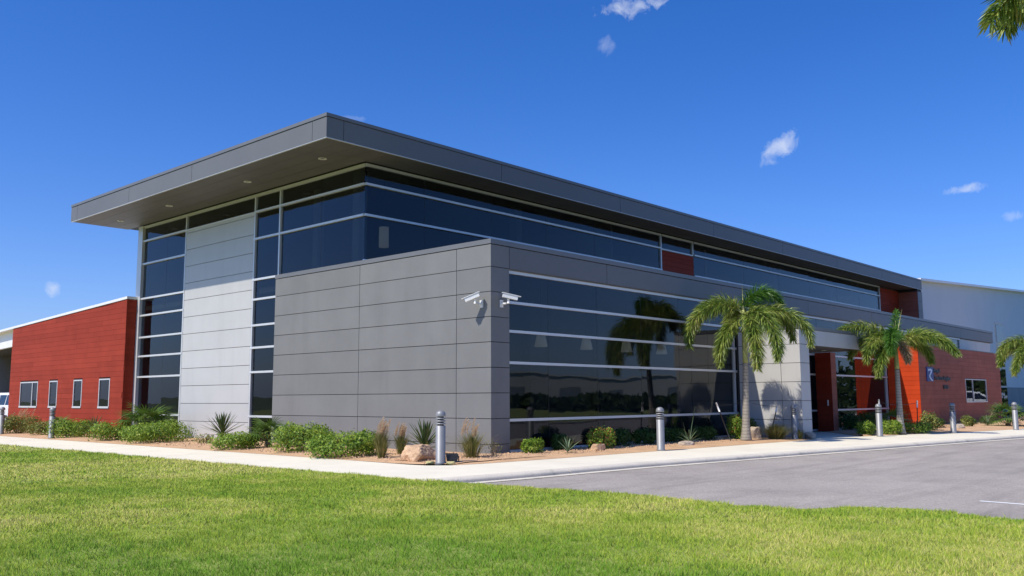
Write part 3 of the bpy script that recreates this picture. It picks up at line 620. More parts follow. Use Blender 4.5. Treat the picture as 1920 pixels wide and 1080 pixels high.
def rosette(name, label, cat, loc, L, w, n, m, group, lo=5, hi=85, bend=.1, trunk=0.0):
    t = empty(name, (loc[0], loc[1], .03)); tag(t, label, cat, group)
    meshes = [blade_mesh('leaf', L, w, 6, bend * q) for q in (.6, 1.0, 1.6)]
    for me in meshes: me.materials.append(MATS[m])
    for k in range(n):
        o = link('leaf', meshes[k % 3], None, t); e = lo + (hi - lo) * ((k + .5) / n) ** .9
        o.rotation_euler = (rng.uniform(-.2, .2), -R(e + rng.uniform(-5, 5)), 2.39996 * k + rng.uniform(-.15, .15)); s = rng.uniform(.82, 1.08) * (1 - .15 * (k / n)); o.scale = (s, 1, 1)
        o.location = (0, 0, trunk + .10 * k / n)
    if trunk > 0: MB().lathe([(.06, -.03), (.07, trunk * .5), (.06, trunk + .08)], 10).build('stem', 'dry_stem', t)
    return t
def fan_mesh(L, nseg, spread, seed):
    r2 = np.random.default_rng(seed); vs = []; fs = []
    for k in range(nseg):
        a = R(-spread + 2 * spread * k / (nseg - 1)); l = L * (.72 + .28 * math.cos(a * .9)) * r2.uniform(.92, 1.05); w = L * .034
        d = Vector((math.cos(a), math.sin(a), 0)); p = Vector((-d.y, d.x, 0)); dr = -.18 - .25 * abs(math.sin(a)); i0 = len(vs)
        for t, ww in ((0, .15), (.35, 1.0), (.7, .75), (1, 0)):
            c = d * l * t + Vector((0, 0, dr * l * t * t * r2.uniform(.6, 1.2))); vs += [c - p * w * ww + Vector((0, 0, w * .4 * ww)), c + p * w * ww + Vector((0, 0, w * .4 * ww))]
        for j in range(3): fs.append((i0 + 2 * j, i0 + 2 * j + 1, i0 + 2 * j + 3, i0 + 2 * j + 2))
    return vs, fs
def fan_palm(label, loc, h, r, n=16, group='low fan palms in the beds', seed=1):
    t = empty('fan_palm', (loc[0], loc[1], .02)); tag(t, label, 'palm', group); r2 = np.random.default_rng(seed)
    MB().lathe([(.09, -.04), (.11, .06), (.08, .18)], 10).build('stem', 'dry_stem', t)
    for k in range(n):
        vs, fs = fan_mesh(r * .62, 19, 118, seed * 40 + k); az = 2.39996 * k; e = R(8 + 70 * ((k + .5) / n)); pl = r * r2.uniform(.55, .75)
        M = Matrix.Rotation(az, 4, 'Z') @ Matrix.Rotation(-e, 4, 'Y')
        tip = M @ Vector((pl, 0, 0)); tip.z = .12 + tip.z * min(1.25, h / (r * 1.05))
        q = MB(); M2 = Matrix.Translation(tip) @ Matrix.Rotation(az, 4, 'Z') @ Matrix.Rotation(-e + R(28), 4, 'Y')
        q.add([M2 @ Vector(v) for v in vs], fs); q.tube([(0, 0, .1), tip * .55 + Vector((0, 0, .05)), tip], [.012, .01, .006], 4)
        q.build('fan_leaf', 'fan_leaf', t)
    return t
def tall_grass(label, loc, h, r, plumes, n=420, group='tall feathery grasses'):
    t = empty('feather_grass', (loc[0], loc[1], .02)); tag(t, label, 'grass', group); V = []
    if plumes: r *= 1.3; n = int(n * 1.5); plumes += 5
    hb = h * (.66 if plumes else 1.0)
    for k in range(n):
        a = rng.uniform(0, 6.28); q = abs(rng.normal(0, .5)); b = Vector((math.cos(a), math.sin(a), 0)); p = Vector((-b.y, b.x, 0)); w = .0048
        base = b * r * .3 * min(q, 1); L = hb * rng.uniform(.6, 1.1); mid = base + b * r * q * .35 + Vector((0, 0, L * .6)); tip = base + b * r * q * 1.0 + Vector((0, 0, L))
        V += [base - p * w, base + p * w, mid + p * w, mid - p * w, mid - p * w, mid + p * w, tip + p * .0006, tip - p * .0006]
    link('blades', fast_mesh('blades', np.array([tuple(v) for v in V]), 4, np.repeat(rng.uniform(0, 1, n), 2)), 'tall_grass', t)
    if plumes:
        V = []
        for k in range(plumes):
            a = rng.uniform(0, 6.28); q = rng.uniform(.1, .8); b = Vector((math.cos(a) * r * q, math.sin(a) * r * q, 0)); z0 = h * rng.uniform(.55, .7); ln = h * rng.uniform(.25, .4); lean = Vector((.25, -.1, 0)) * ln
            for j in range(150):
                u = j / 150; c = b + lean * u * u + Vector((0, 0, z0 + ln * u)); d = Vector(rng.normal(size=3)).normalized() * .06 * (1 - .75 * abs(u - .35)); d.z = abs(d.z) * .8; p = d.cross(Vector((.3, .2, 1))).normalized() * .003
                V += [c - p, c + p, c + d + p, c + d - p]
        link('plume', fast_mesh('plume', np.array([tuple(v) for v in V]), 4, None), 'plume', t)
    return t
def rock(name, label, loc, rx, ry, rz, m, seed, group='landscape rocks', rot=0, cat='rock'):
    bm = bmesh.new(); bmesh.ops.create_icosphere(bm, subdivisions=4, radius=1); r2 = np.random.default_rng(seed)
    off = Vector((seed * 3.1, seed * 1.7, seed)); pn = [Vector(r2.normal(size=3)).normalized() for _ in range(15)] + [Vector((.1, .05, 1)).normalized()]; pd = [r2.uniform(.72, 1.0) for _ in range(15)] + [.72]
    for v in bm.verts:
        c = v.co.normalized(); k = min([d_ / max(n_.dot(c), .05) for n_, d_ in zip(pn, pd)] + [1.15]); c = c * k * (1 + .10 * noise.noise(c * 2.2 + off) + .05 * noise.noise(c * 6 + off) + .025 * noise.noise(c * 14 + off))
        c.z = max(c.z, -.45); v.co = (c.x * rx, c.y * ry, c.z * rz)
    me = bpy.data.meshes.new(name); bm.to_mesh(me); bm.free()
    o = link(name, me, m); o.location = (loc[0], loc[1], .02 + .3 * rz); o.rotation_euler = (0, 0, rot); return tag(o, label, cat, group)

# ------------------------------------------------------------- palms
SR = Vector((.674, -.739, 0)); SA = Vector((.739, .674, 0))   # along the facade view / away
def frond(parent, base, phi, L, th0, th1, pw, leaf, m, seed, n=60, k=5, hang=.6, width=.011, curl=0.0):
    r2 = np.random.default_rng(seed); q = 26; pts = [Vector(base)]; dirs = []
    for i in range(q):
        t = (i + .5) / q; th = R(th0 + (th1 - th0) * t ** pw); ph = R(phi + curl * t)
        hd = SR * math.cos(ph) + SA * math.sin(ph); d = hd * math.cos(th) + Vector((0, 0, math.sin(th))); dirs.append(d); pts.append(pts[-1] + d * (L / q))
    mb = MB(); mb.tube(pts[::2] + [pts[-1]], [.022 * (1 - .85 * i / (len(pts[::2]))) for i in range(len(pts[::2]) + 1)], 5)
    fo = mb.build('frond', 'crownshaft', parent)
    V = []; rn = []
    for i in range(n):
        t = .10 + .90 * (i / (n - 1)); f = t * q; j = min(int(f), q - 1); p = pts[j].lerp(pts[j + 1], f - j); d = dirs[j]
        s = d.cross(Vector((0, 0, 1))); s = s.normalized() if s.length > .05 else (SR * math.sin(R(phi)) - SA * math.cos(R(phi))); up = s.cross(d)
        ll = leaf * (.55 + .45 * math.sin(math.pi * min(1, .12 + t * .95))) * (1 if t < .9 else .85)
        for c in range(k):
            a = 2 * math.pi * (c + r2.uniform(-.35, .35)) / k + (i % 2) * .6
            o = (s * math.cos(a) + up * math.sin(a) * .8 + d * r2.uniform(.35, .8)).normalized(); L1 = ll * r2.uniform(.75, 1.15)
            g1 = o + Vector((0, 0, -hang * .35)); g1.normalize(); g2 = o + Vector((0, 0, -hang * 1.25)); g2.normalize()
            w = width * r2.uniform(.8, 1.3); sd = o.cross(Vector((r2.normal(), r2.normal(), r2.normal()))).normalized() * w
            m1 = p + g1 * L1 * .5; m2 = m1 + g2 * L1 * .5
            V += [p - sd * .4, p + sd * .4, m1 + sd, m1 - sd, m1 - sd, m1 + sd, m2 + sd * .15, m2 - sd * .15]; z = r2.uniform(0, 1); rn += [z, z]
    lf = link('leaflet', fast_mesh('leaflet', np.array([tuple(v) for v in V]), 4, rn), m, fo); return fo
def palm(label, loc, trunk_h, shaft_h, r0, fronds, spear, seed, cat='palm tree', lean=(0, 0)):
    t = empty('palm_tree', (loc[0], loc[1], .03)); tag(t, label, cat, 'foxtail palms along the front')
    prof = []; k = 34
    for i in range(k + 1):
        u = i / k; rr = r0 * (1 - .36 * u) * (1 + .55 * math.exp(-u * 9)) * (1 + (.025 if i % 2 else -.01)); prof.append((rr, trunk_h * u))
    tr = MB().lathe(prof, 18); tr.v = [(x + lean[0] * z / trunk_h, y + lean[1] * z / trunk_h, z) for x, y, z in tr.v]; tr.build('trunk', 'trunk', t)
    b = Vector((lean[0], lean[1], trunk_h)); rt = r0 * .66
    s = MB().lathe([(rt * 1.02, -.01), (rt * 1.06, .12), (rt * .95, shaft_h * .5), (rt * .6, shaft_h)], 14, b); s.build('crownshaft', 'crownshaft', t)
    top = b + Vector((0, 0, shaft_h * .92))
    for i, f in enumerate(fronds):
        f = dict(f); dz = f.pop('dz', 0); frond(t, top + Vector((0, 0, dz)), seed=seed * 50 + i, parent=t, **f) if False else frond(t, top + Vector((0, 0, dz)), f['phi'], f['L'], f['a'], f['b'], f.get('p', 1.1), f.get('leaf', .45), f.get('m', 'frond_leaf'), seed * 50 + i, f.get('n', 90), f.get('k', 10), f.get('hang', .58), f.get('w', .0105), f.get('curl', 0))
    for dx, dy, L in spear: MB().tube([top, top + Vector((dx * .5, dy * .5, L * .5)), top + Vector((dx, dy, L))], [.022, .018, .004], 6).build('spear_leaf', 'spear', t)
    return t
palm('foxtail palm with arching fronds before the white wing wall', (9.61, -1.53), 2.35, 1.62, .118,
     [dict(phi=180, L=2.55, a=42, b=-100, p=1.0, leaf=.48), dict(phi=160, L=2.1, a=58, b=-95, p=1.1), dict(phi=203, L=1.85, a=-5, b=-98, p=.8, dz=-.15), dict(phi=300, L=2.35, a=40, b=-98, p=.6, leaf=.5), dict(phi=275, L=2.2, a=20, b=-98, p=.5, leaf=.48),
      dict(phi=-6, L=2.6, a=14, b=-96, p=1.7, leaf=.44), dict(phi=14, L=2.2, a=25, b=-90, p=1.3), dict(phi=2, L=1.65, a=82, b=-65, p=1.15, m='frond_leaf_fresh', dz=.05), dict(phi=318, L=1.0, a=-20, b=-100, p=.5, m='frond_dry', leaf=.3, n=40), dict(phi=95, L=2.0, a=40, b=-90, p=1.0)],
     [(-.02, .0, .95)], 1, lean=(-.06, -.10))
palm('foxtail palm standing before the orange plank wall by the entrance', (17.5, -3.39), 2.30, .98, .118,
     [dict(phi=176, L=2.35, a=48, b=-35, p=1.2), dict(phi=205, L=2.0, a=40, b=-90, p=1.0), dict(phi=150, L=2.0, a=40, b=-80), dict(phi=240, L=1.9, a=62, b=-85, p=.9, m='frond_leaf_fresh'), dict(phi=215, L=1.8, a=5, b=-85, p=.8),
      dict(phi=0, L=2.5, a=40, b=-65, p=1.1), dict(phi=-28, L=2.3, a=35, b=-60, p=1.0), dict(phi=25, L=2.2, a=30, b=-75), dict(phi=290, L=1.0, a=20, b=-95, p=.6, m='frond_dry', leaf=.34, n=50),
      dict(phi=60, L=1.5, a=75, b=40, m='frond_leaf_fresh', leaf=.26, k=4, hang=.2)],
     [(-.02, .02, .75), (.28, -.2, 1.25)], 2, lean=(.03, .02))
palm('foxtail palm at the right edge, only its left fronds in view', (28.2, -5.75), 2.35, 1.0, .12,
     [dict(phi=180, L=2.3, a=50, b=-75), dict(phi=205, L=2.2, a=25, b=-85), dict(phi=150, L=2.1, a=35, b=-85), dict(phi=265, L=2.1, a=45, b=-90), dict(phi=0, L=2.2, a=45, b=-85), dict(phi=50, L=2.1, a=40, b=-80), dict(phi=310, L=2.1, a=40, b=-85), dict(phi=190, L=1.9, a=2, b=-80)],
     [(0, 0, .9)], 3)
palm('near palm whose dark leaf tips hang into the upper right corner', (-5.02, -13.86), 4.38, 1.2, .17,
     [dict(phi=178, L=2.05, a=42, b=-45, p=1.1, leaf=.42, w=.014, k=5, n=52), dict(phi=160, L=1.7, a=30, b=-60, leaf=.42, w=.014, k=5), dict(phi=60, L=2.2, a=40, b=-70), dict(phi=0, L=2.4, a=40, b=-70), dict(phi=300, L=2.3, a=40, b=-70), dict(phi=250, L=2.0, a=60, b=-40), dict(phi=110, L=2.0, a=50, b=-50)],
     [(0, 0, 1)], 4)

# ------------------------------------------------------------- beds: left side
G = 'low leafy shrubs in the beds'
shrub('yellowish shrub at the far left end of the red wing', (-1.9, 24.78), .72, .62, 'shrub_leaf_dusty', 2400)
tall_grass('wispy reddish grass against the far end of the red wing', (-1.2, 26.2), .98, .5, 7, 260)
shrub('small dusty shrub left of the left-hand bollard', (-2.0, 21.9), .45, .46, 'shrub_leaf_dusty', 1200)
fan_palm('small fan palm half hidden behind the left-hand bollard', (-1.3, 22.1), .78, .6, 14, seed=3)
shrub('low shrub between bollard and yucca before the red wing', (-2.2, 18.6), .72, .55, 'shrub_leaf', 2400)
rosette('yucca', 'spiky green yucca before the red wing', 'yucca', (-2.05, 17.1), .74, .024, 40, 'yucca_leaf', 'yuccas in the gravel beds', 8, 85, .12, .1)
shrub('bright green shrub right of the yucca at the red wing corner', (-2.1, 15.3), .70, .50, 'shrub_leaf', 2400)
fan_palm('large fan palm at the inner corner of the red wing', (-1.25, 14.9), 1.3, 1.05, 24, seed=5)
shrub('low shrub filling the gap behind the bollard before the red wing', (-1.7, 20.3), .55, .45, 'shrub_leaf', 1800)
shrub('low shrub tucked between the large fan palm and the red wing shrubs', (-2.0, 13.9), .50, .42, 'shrub_leaf', 1800)
shrub('wide bright green shrub under the narrow left glazing', (-1.95, 12.5), .90, .56, 'shrub_leaf', 3600)
rosette('yucca', 'round spiky yucca against the white panel wall', 'yucca', (-1.0, 10.44), .80, .027, 60, 'yucca_leaf', 'yuccas in the gravel beds', 4, 86, .05, .22)
shrub('sparse twiggy plant on the gravel left of the white wall yucca', (-1.6, 10.4), .26, .26, 'shrub_leaf_dusty', 240, .03)
shrub('low green shrub before the white panel wall', (-2.5, 7.08), .58, .38, 'shrub_leaf', 2000)
fan_palm('fan palm at the left end of the grey panel wall', (-1.6, 6.94), .85, .72, 16, seed=8)
shrub('tall bright green shrub before the grey panel wall', (-2.0, 4.67), .74, .60, 'shrub_leaf', 3600)
shrub('wide bright green shrub at the sidewalk, left of the tan grasses', (-2.5, 2.3), .80, .48, 'shrub_leaf', 3800, elong=1.0)
tall_grass('dense tan feather grass nearest the bright green shrub', (-2.45, 1.06), .86, .17, 6, 700)
tall_grass('slimmer tan feather grass between shrub and boulder', (-1.4, 1.61), .74, .19, 6, 380)
rosette('yucca', 'spiky dark green yucca behind the tan boulder', 'yucca', (-1.15, 1.05), .74, .028, 50, 'yucca_leaf', 'yuccas in the gravel beds', 3, 86, .04, .14)
rock('boulder', 'large tan boulder left of the corner bollard', (-2.35, -.08), .48, .40, .32, 'rock', 2, None, .75, 'boulder')
rock('rock', 'small yellow stone left of the corner bollard', (-2.86, -1.0), .10, .07, .05, 'rock_yellow', 4)
rock('rock', 'small yellow stone before the black floodlight', (-2.68, -1.42), .10, .06, .05, 'rock_yellow', 5)
tall_grass('grass with one tan plume beside the grey corner', (-1.2, -.55), .84, .34, 4, 420)
shrub('thin dry twigs beside the grey building corner', (-.55, -.62), .25, .35, 'shrub_leaf_dusty', 60, .02)
# ------------------------------------------------------------- beds: front
shrub('small bright green shrub at the left end of the front glazing', (.9, -.5), .25, .30, 'shrub_leaf', 1300, .03)
rosette('agave', 'small grey-green agave before the left front glazing', 'agave', (1.33, -1.25), .42, .020, 13, 'agave_leaf', 'agaves in the gravel', 12, 80, .12)
shrub('red flowering shrub behind a tan rock', (3.3, -.75), .34, .46, 'shrub_leaf', 1500, .03, flowers=330)
rock('rock', 'tan rock under the red flowering shrub', (2.66, -1.13), .22, .16, .17, 'rock', 7)
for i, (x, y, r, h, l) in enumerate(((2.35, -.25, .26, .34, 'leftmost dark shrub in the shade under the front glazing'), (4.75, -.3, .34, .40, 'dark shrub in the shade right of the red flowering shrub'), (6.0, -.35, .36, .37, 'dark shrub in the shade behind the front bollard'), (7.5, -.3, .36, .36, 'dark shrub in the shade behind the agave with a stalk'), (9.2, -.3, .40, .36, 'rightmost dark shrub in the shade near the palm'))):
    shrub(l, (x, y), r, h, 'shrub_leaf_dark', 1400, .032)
rosette('agave', 'agave with two tall bare stalks right of the front bollard', 'agave', (6.66, -1.35), .50, .016, 18, 'agave_leaf', 'agaves in the gravel', 8, 75, .22)
st = bpy.data.objects[[o.name for o in bpy.data.objects if o.name.startswith('agave')][-1]]
MB().tube([(0, 0, .05), (.06, -.04, .5), (.14, -.12, 1.05)], [.012, .01, .005], 6).tube([(0, 0, .05), (-.08, .08, .3), (-.12, .12, .62)], [.01, .008, .004], 6).build('stalk', 'agave_leaf', st)
rock('rock', 'flat pale rock at the foot of the stalked agave', (6.2, -1.5), .24, .18, .13, 'rock_grey', 9)
shrub('red flowering bush left of the front palm trunk', (10.3, -.85), .30, .66, 'shrub_leaf', 1500, .035, flowers=90)
rock('rock', 'mottled rock right of the front palm trunk', (10.75, -1.25), .24, .2, .36, 'rock_grey', 12)
shrub('leafy green plant behind the rock at the wing wall', (11.3, -.7), .40, .55, 'shrub_leaf_dark', 1100, .035)
tall_grass('wide clump of fine green grass before the white wing wall', (11.05, -1.80), .46, .62, 0, 1500, 'fine grass clumps')
tall_grass('short fine grass clump at the right side of the wing wall bollard', (11.75, -2.25), .30, .3, 0, 300, 'fine grass clumps')
rock('rock', 'dark grey rock at the foot of the white wing wall', (12.35, -2.36), .2, .16, .2, 'rock_grey', 14)
# ------------------------------------------------------------- beds: right of the entrance
shrub('bright green shrub left of the entrance-side bollard', (15.9, -2.75), .34, .40, 'shrub_leaf', 1300, .035)
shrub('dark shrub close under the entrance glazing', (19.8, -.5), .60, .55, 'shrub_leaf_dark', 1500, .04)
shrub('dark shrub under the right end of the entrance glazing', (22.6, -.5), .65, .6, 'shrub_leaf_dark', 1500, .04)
fan_palm('fan palm behind the trunk of the entrance-side palm', (19.3, -2.4), .95, .9, 16, seed=11)
shrub('yellow-green shrub at the foot of the entrance-side palm', (17.0, -3.2), .40, .40, 'shrub_leaf', 1500, .035)
shrub('low grassy shrub right of the entrance-side palm', (18.7, -3.55), .48, .34, 'shrub_leaf', 1500, .035)
shrub('reddish open bush right of the staked palm', (20.9, -3.3), .42, .60, 'shrub_leaf_dusty', 700, .045, flowers=70)
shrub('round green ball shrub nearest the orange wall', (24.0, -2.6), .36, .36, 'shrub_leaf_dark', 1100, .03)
rosette('agave', 'pale spiky tuft left of the right-hand bollard', 'agave', (24.1, -3.2), .48, .014, 30, 'agave_leaf', 'agaves in the gravel', 10, 80, .15)
rock('rock', 'pale rock beside the tuft before the brown wall', (23.7, -3.6), .3, .2, .2, 'rock_grey', 21)
shrub('small brownish bush right behind the right-hand bollard', (26.1, -3.2), .26, .42, 'shrub_leaf_dusty', 500, .04)
shrub('round green ball shrub below the sign number', (29.4, -2.4), .36, .30, 'shrub_leaf_dark', 900, .03)
shrub('round green ball shrub below the brown wall window', (31.0, -2.7), .36, .34, 'shrub_leaf_dark', 900, .03)
rosette('agave', 'grey tuft with one tall stalk below the brown wall window', 'agave', (27.6, -3.6), .55, .014, 34, 'agave_leaf', 'agaves in the gravel', 12, 82, .12)
MB().tube([(0, 0, .05), (.25, -.15, .6), (.45, -.30, 1.15)], [.012, .01, .005], 6).build('stalk', 'dry_stem', bpy.data.objects[[o.name for o in bpy.data.objects if o.name.startswith('agave')][-1]])
fan_palm('big fan palm at the far right end of the bed', (28.3, -4.25), 1.12, .98, 20, seed=17)
shrub('straw coloured grassy shrub at the right edge', (30.5, -5.0), .6, .45, 'shrub_leaf_dusty', 900, .05)

# ------------------------------------------------------------- bollards
def make_bollard():
    t = empty('bollard'); t.scale = (.93, .93, 1)
    MB().lathe([(.118, -.05), (.118, .012), (.108, .02), (.108, .752), (.100, .757)], 26).build('post', 'silver', t)
    MB().lathe([(.068, .757), (.068, .955)], 16).build('lamp_core', 'dark_gap', t)
    for z in (.795, .848, .901): MB().lathe([(.072, z - .002), (.106, z - .012), (.110, z - .006), (.110, z + .014), (.074, z + .018)], 26).build('louvre', 'silver', t)
    MB().lathe([(.07, .948), (.109, .944), (.112, .95), (.112, .975), (.108, 1.0), (.096, 1.027), (.074, 1.05), (.045, 1.064), (.015, 1.07)], 26).build('dome', 'silver', t)
    return t
b0 = make_bollard()
BOL = [((-2.68, -1.12), 'silver bollard light at the sidewalk corner beside the tan boulder'), ((4.06, -2.08), 'silver bollard light before the wide front glazing'), ((11.62, -2.16), 'silver bollard light shaded by palm fronds before the white wing wall'),
       ((15.4, -3.42), 'silver bollard light at the entrance, left of the staked palm'), ((19.7, -4.5), 'silver bollard light before the brown plank wall'), ((24.4, -5.45), 'rightmost silver bollard light beside the big fan palm'),
       ((-2.79, 18.94), 'silver bollard light before the windows of the red wing'), ((-2.62, 24.5), 'silver bollard light cut by the left edge of the picture')]
for i, (p, lab) in enumerate(BOL):
    if i == 0: t = b0
    else:
        t = b0.copy(); COL.objects.link(t)
        for ch in [c for c in b0.children]:
            c = ch.copy(); COL.objects.link(c); c.parent = t
    t.location = (p[0], p[1], .03); tag(t, lab, 'bollard', 'bollard lights along the sidewalk')
# ------------------------------------------------------------- floodlight
fl = empty('floodlight', (-2.45, -1.22, .03)); tag(fl, 'small black ground floodlight beside the corner bollard', 'floodlight'); fl.rotation_euler = (0, 0, R(-35))
q = MB(); q.add([(-.10, -.09, .04), (.10, -.09, .04), (.10, .07, .02), (-.10, .07, .02), (-.13, -.07, .16), (.13, -.07, .16), (.12, .08, .18), (-.12, .08, .18)], [(0, 3, 2, 1), (4, 5, 6, 7), (0, 1, 5, 4), (1, 2, 6, 5), (2, 3, 7, 6), (3, 0, 4, 7)]); q.build('housing', 'black', fl)
MB().box(-.15, -.132, -.015, .015, -.02, .13).box(.132, .15, -.015, .015, -.02, .13).box(-.15, .15, -.015, .015, -.03, -.005).build('bracket', 'black', fl)
# ------------------------------------------------------------- security cameras
def seccam(label, mount, nrm, aim):
    t = empty('security_camera', mount); tag(t, label, 'camera', 'wall cameras at the building corner'); n = Vector(nrm); aim = Vector(aim).normalized()
    s = n.cross(Vector((0, 0, 1)))
    pl = MB(); c = [s * a + Vector((0, 0, b)) for a, b in ((-.05, -.09), (.05, -.09), (.05, .09), (-.05, .09))]
    pl.add(c + [v + n * .03 for v in c], [(0, 1, 2, 3), (7, 6, 5, 4), (0, 4, 5, 1), (1, 5, 6, 2), (2, 6, 7, 3), (3, 7, 4, 0)]); pl.build('mount_plate', 'white_metal', t)
    piv = n * .24 + Vector((0, 0, .02)); MB().tube([n * .03, n * .15 + Vector((0, 0, -.01)), piv], .025, 8).tube([piv + Vector((0, 0, -.03)), piv + Vector((0, 0, .09))], .032, 10).build('arm', 'white_metal', t)
    rr = aim.cross(Vector((0, 0, 1))).normalized(); uu = rr.cross(aim); c0 = piv + uu * .14
    def bx(name, m, a0, a1, w, z0, z1, taper=1.0):
        vs = [c0 + aim * a + rr * (w * sx) + uu * z for a in (a0, a1) for sx, z in ((-1, z0), (1, z0), (1, z1), (-1, z1))]
        MB().add(vs, [(0, 1, 2, 3), (7, 6, 5, 4), (0, 4, 5, 1), (1, 5, 6, 2), (2, 6, 7, 3), (3, 7, 4, 0)]).build(name, m, t)
    bx('body', 'white_metal', -.17, .20, .058, -.05, .045); bx('sunshield', 'white_metal', -.20, .27, .072, .047, .062)
    bx('lens_window', 'black', .2005, .204, .045, -.038, .035)
seccam('white security camera on the sunlit grey panels', (0, .30, 3.62), (-1, 0, 0), (-.55, .75, -.38))
seccam('white security camera on the shaded front side of the corner', (.36, 0, 3.63), (0, -1, 0), (.75, -.62, -.22))
# ------------------------------------------------------------- stakes
def stake(label, base, topv, to=None):
    t = empty('support_stake', (base[0], base[1], 0)); tag(t, label, 'stake', 'palm support stakes'); d = Vector(topv) - Vector((base[0], base[1], 0))
    MB().tube([d * -.03, d * .78], .018, 6).build('rod', 'black', t); MB().tube([d * .775, d * 1.0], .026, 8).build('cap', 'white_metal', t)
    if to is not None:
        e = Vector(to) - Vector((base[0], base[1], 0)); MB().tube([d * .93, (d * .93 + e) * .5 + Vector((0, 0, -.03)), e], .006, 5).build('strap', 'black', t)
stake('black stake with white tip left of the front palm', (8.82, -1.46), (8.50, -1.18, 1.18), (9.58, -1.58, 1.2))
stake('black stake with white tip leaning before the white wing wall', (11.2, -1.5), (11.62, -1.62, 1.10), (9.6, -1.6, 1.2))
stake('black stake with white tip right of the entrance-side palm', (18.75, -3.55), (18.80, -3.58, 1.20), (17.52, -3.4, 1.05))
stake('white tipped stake just behind the entrance-side bollard', (15.75, -3.34), (15.64, -3.36, 1.24), (17.5, -3.38, 1.05))
# ------------------------------------------------------------- pendant lamps behind the glass
def pendant(label, x, y, ztop, zb, h, r):
    t = empty('pendant_lamp', (x, y, zb)); tag(t, label, 'lamp', 'pendant lamps behind the glazing')
    MB().lathe([(r, 0), (r * (.97 if h > .5 else .62), h), (r * .2, h + .01)], 16).build('lamp_shade', 'lamp_white', t); MB().tube([(0, 0, h), (0, 0, ztop - zb)], .008, 5).build('cord', 'black', t)
pendant('tall pale pendant lamp behind the upper corner glazing', 1.72, 6.15, 8.04, 5.92, .62, .15)
for i, x in enumerate((4.66, 6.86, 9.03, 11.16)):
    pendant(('first', 'second', 'third', 'fourth')[i] + ' pale pendant lamp from the left behind the front glazing', x, 2.4, 4.59, 2.85, .36, .20)
# ------------------------------------------------------------- parked van at the left edge and pickup in the reflection
def van(name, label, loc, rz, cat):
    t = empty(name, loc, rz); tag(t, label, cat)
    prof_ = [(-2.3, .45), (-2.32, .95), (-2.22, 1.15), (-1.9, 1.78), (-1.5, 1.86), (.35, 1.86), (1.15, 1.22), (2.15, 1.05), (2.32, .85), (2.32, .45)]
    vs = []; w = .92
    for sy in (-1, 1):
        for x, z in prof_: vs.append((x, sy * (w if z < 1.2 else w - (z - 1.15) * .22), z))
    n = len(prof_); MB().add(vs, [tuple(range(n)), tuple(range(n, 2 * n))[::-1]] + [(i, n + i, n + (i + 1) % n, (i + 1) % n) for i in range(n)]).build('body', 'car_paint', t)
    def side(x0, x1, x2, x3, nm):
        for s in (-1, 1):
            y0 = s * (w - .02 + .008); y1 = s * (w - .13 + .012)
            MB().add([(x0, y0, 1.22), (x1, y0, 1.22), (x2, y1, 1.74), (x3, y1, 1.74)], [(0, 1, 2, 3)] if s < 0 else [(3, 2, 1, 0)]).build(nm, 'car_glass', t)
    side(-1.95, -1.1, -1.1, -1.72, 'side_window'); side(-1.02, -.1, -.1, -1.02, 'side_window'); side(-.02, .95, .35, -.02, 'side_window')
    MB().add([(-2.23, -.72, 1.2), (-2.23, .72, 1.2), (-1.94, .66, 1.72), (-1.94, -.66, 1.72)], [(0, 3, 2, 1)]).build('rear_window', 'car_glass', t)
    MB().add([(1.16, -.78, 1.24), (1.16, .78, 1.24), (.44, .70, 1.80), (.44, -.70, 1.80)], [(0, 1, 2, 3)]).build('windscreen', 'car_glass', t)
    MB().box(-2.4, -2.33, -.85, .85, .42, .66).build('bumper', 'car_trim', t); MB().box(2.325, 2.4, -.85, .85, .42, .66).build('bumper', 'car_trim', t)
    for x in (-1.4, 1.4):
        for s in (-1, 1):
            wv_ = MB().lathe([(.20, -.11), (.34, -.11), (.36, -.06), (.36, .06), (.34, .11), (.20, .11)], 20).build('wheel', 'tyre', t); wv_.location = (x, s * .84, .36); wv_.rotation_euler = (R(90), 0, 0)
            rm = MB().lathe([(.2, -.115), (.2, .115)], 16).build('rim', 'silver', wv_)
    return t
van('parked_van', 'white parked van cut by the left edge behind the red wing', (2.2, 37.3, -.1), R(90), 'van')
van('parked_truck', 'white vehicle mirrored in the brown wall window', (68.5, -10.2, -.1), R(75), 'vehicle')
# ------------------------------------------------------------- distant wood mirrored in the glass
V = []
N = 26000
ang = rng.uniform(R(150), R(357), N); dist = rng.uniform(95, 125, N); tx = np.cos(ang) * dist; ty = np.sin(ang) * dist
hgt = 5.6 + 3.0 * np.array([noise.noise((a * 14, 3, 0)) for a in ang]) + 1.6 * np.array([noise.noise((a * 60, 7, 0)) for a in ang]); z = rng.uniform(0, 1, N) ** .8 * hgt.clip(2.5, 12)
P = np.stack([tx, ty, z], 1); east = (P[:, 0] > 5) & (ang < R(336)); P[east, 2] *= .30; N = len(P)
a = rng.normal(size=(N, 3)); a /= np.linalg.norm(a, axis=1)[:, None]; b = np.cross(a, rng.normal(size=(N, 3))); b /= np.linalg.norm(b, axis=1)[:, None]; s = rng.uniform(.4, .9, (N, 1))
tw = link('tree_line', fast_mesh('tree_line', np.stack([P - a * s, P - b * s * .6, P + a * s, P + b * s * .6], 1).reshape(-1, 3), 4), 'tree_leaf')
tag(tw, 'far-off line of dark trees, mirrored low in the glass', 'trees', kind='stuff')

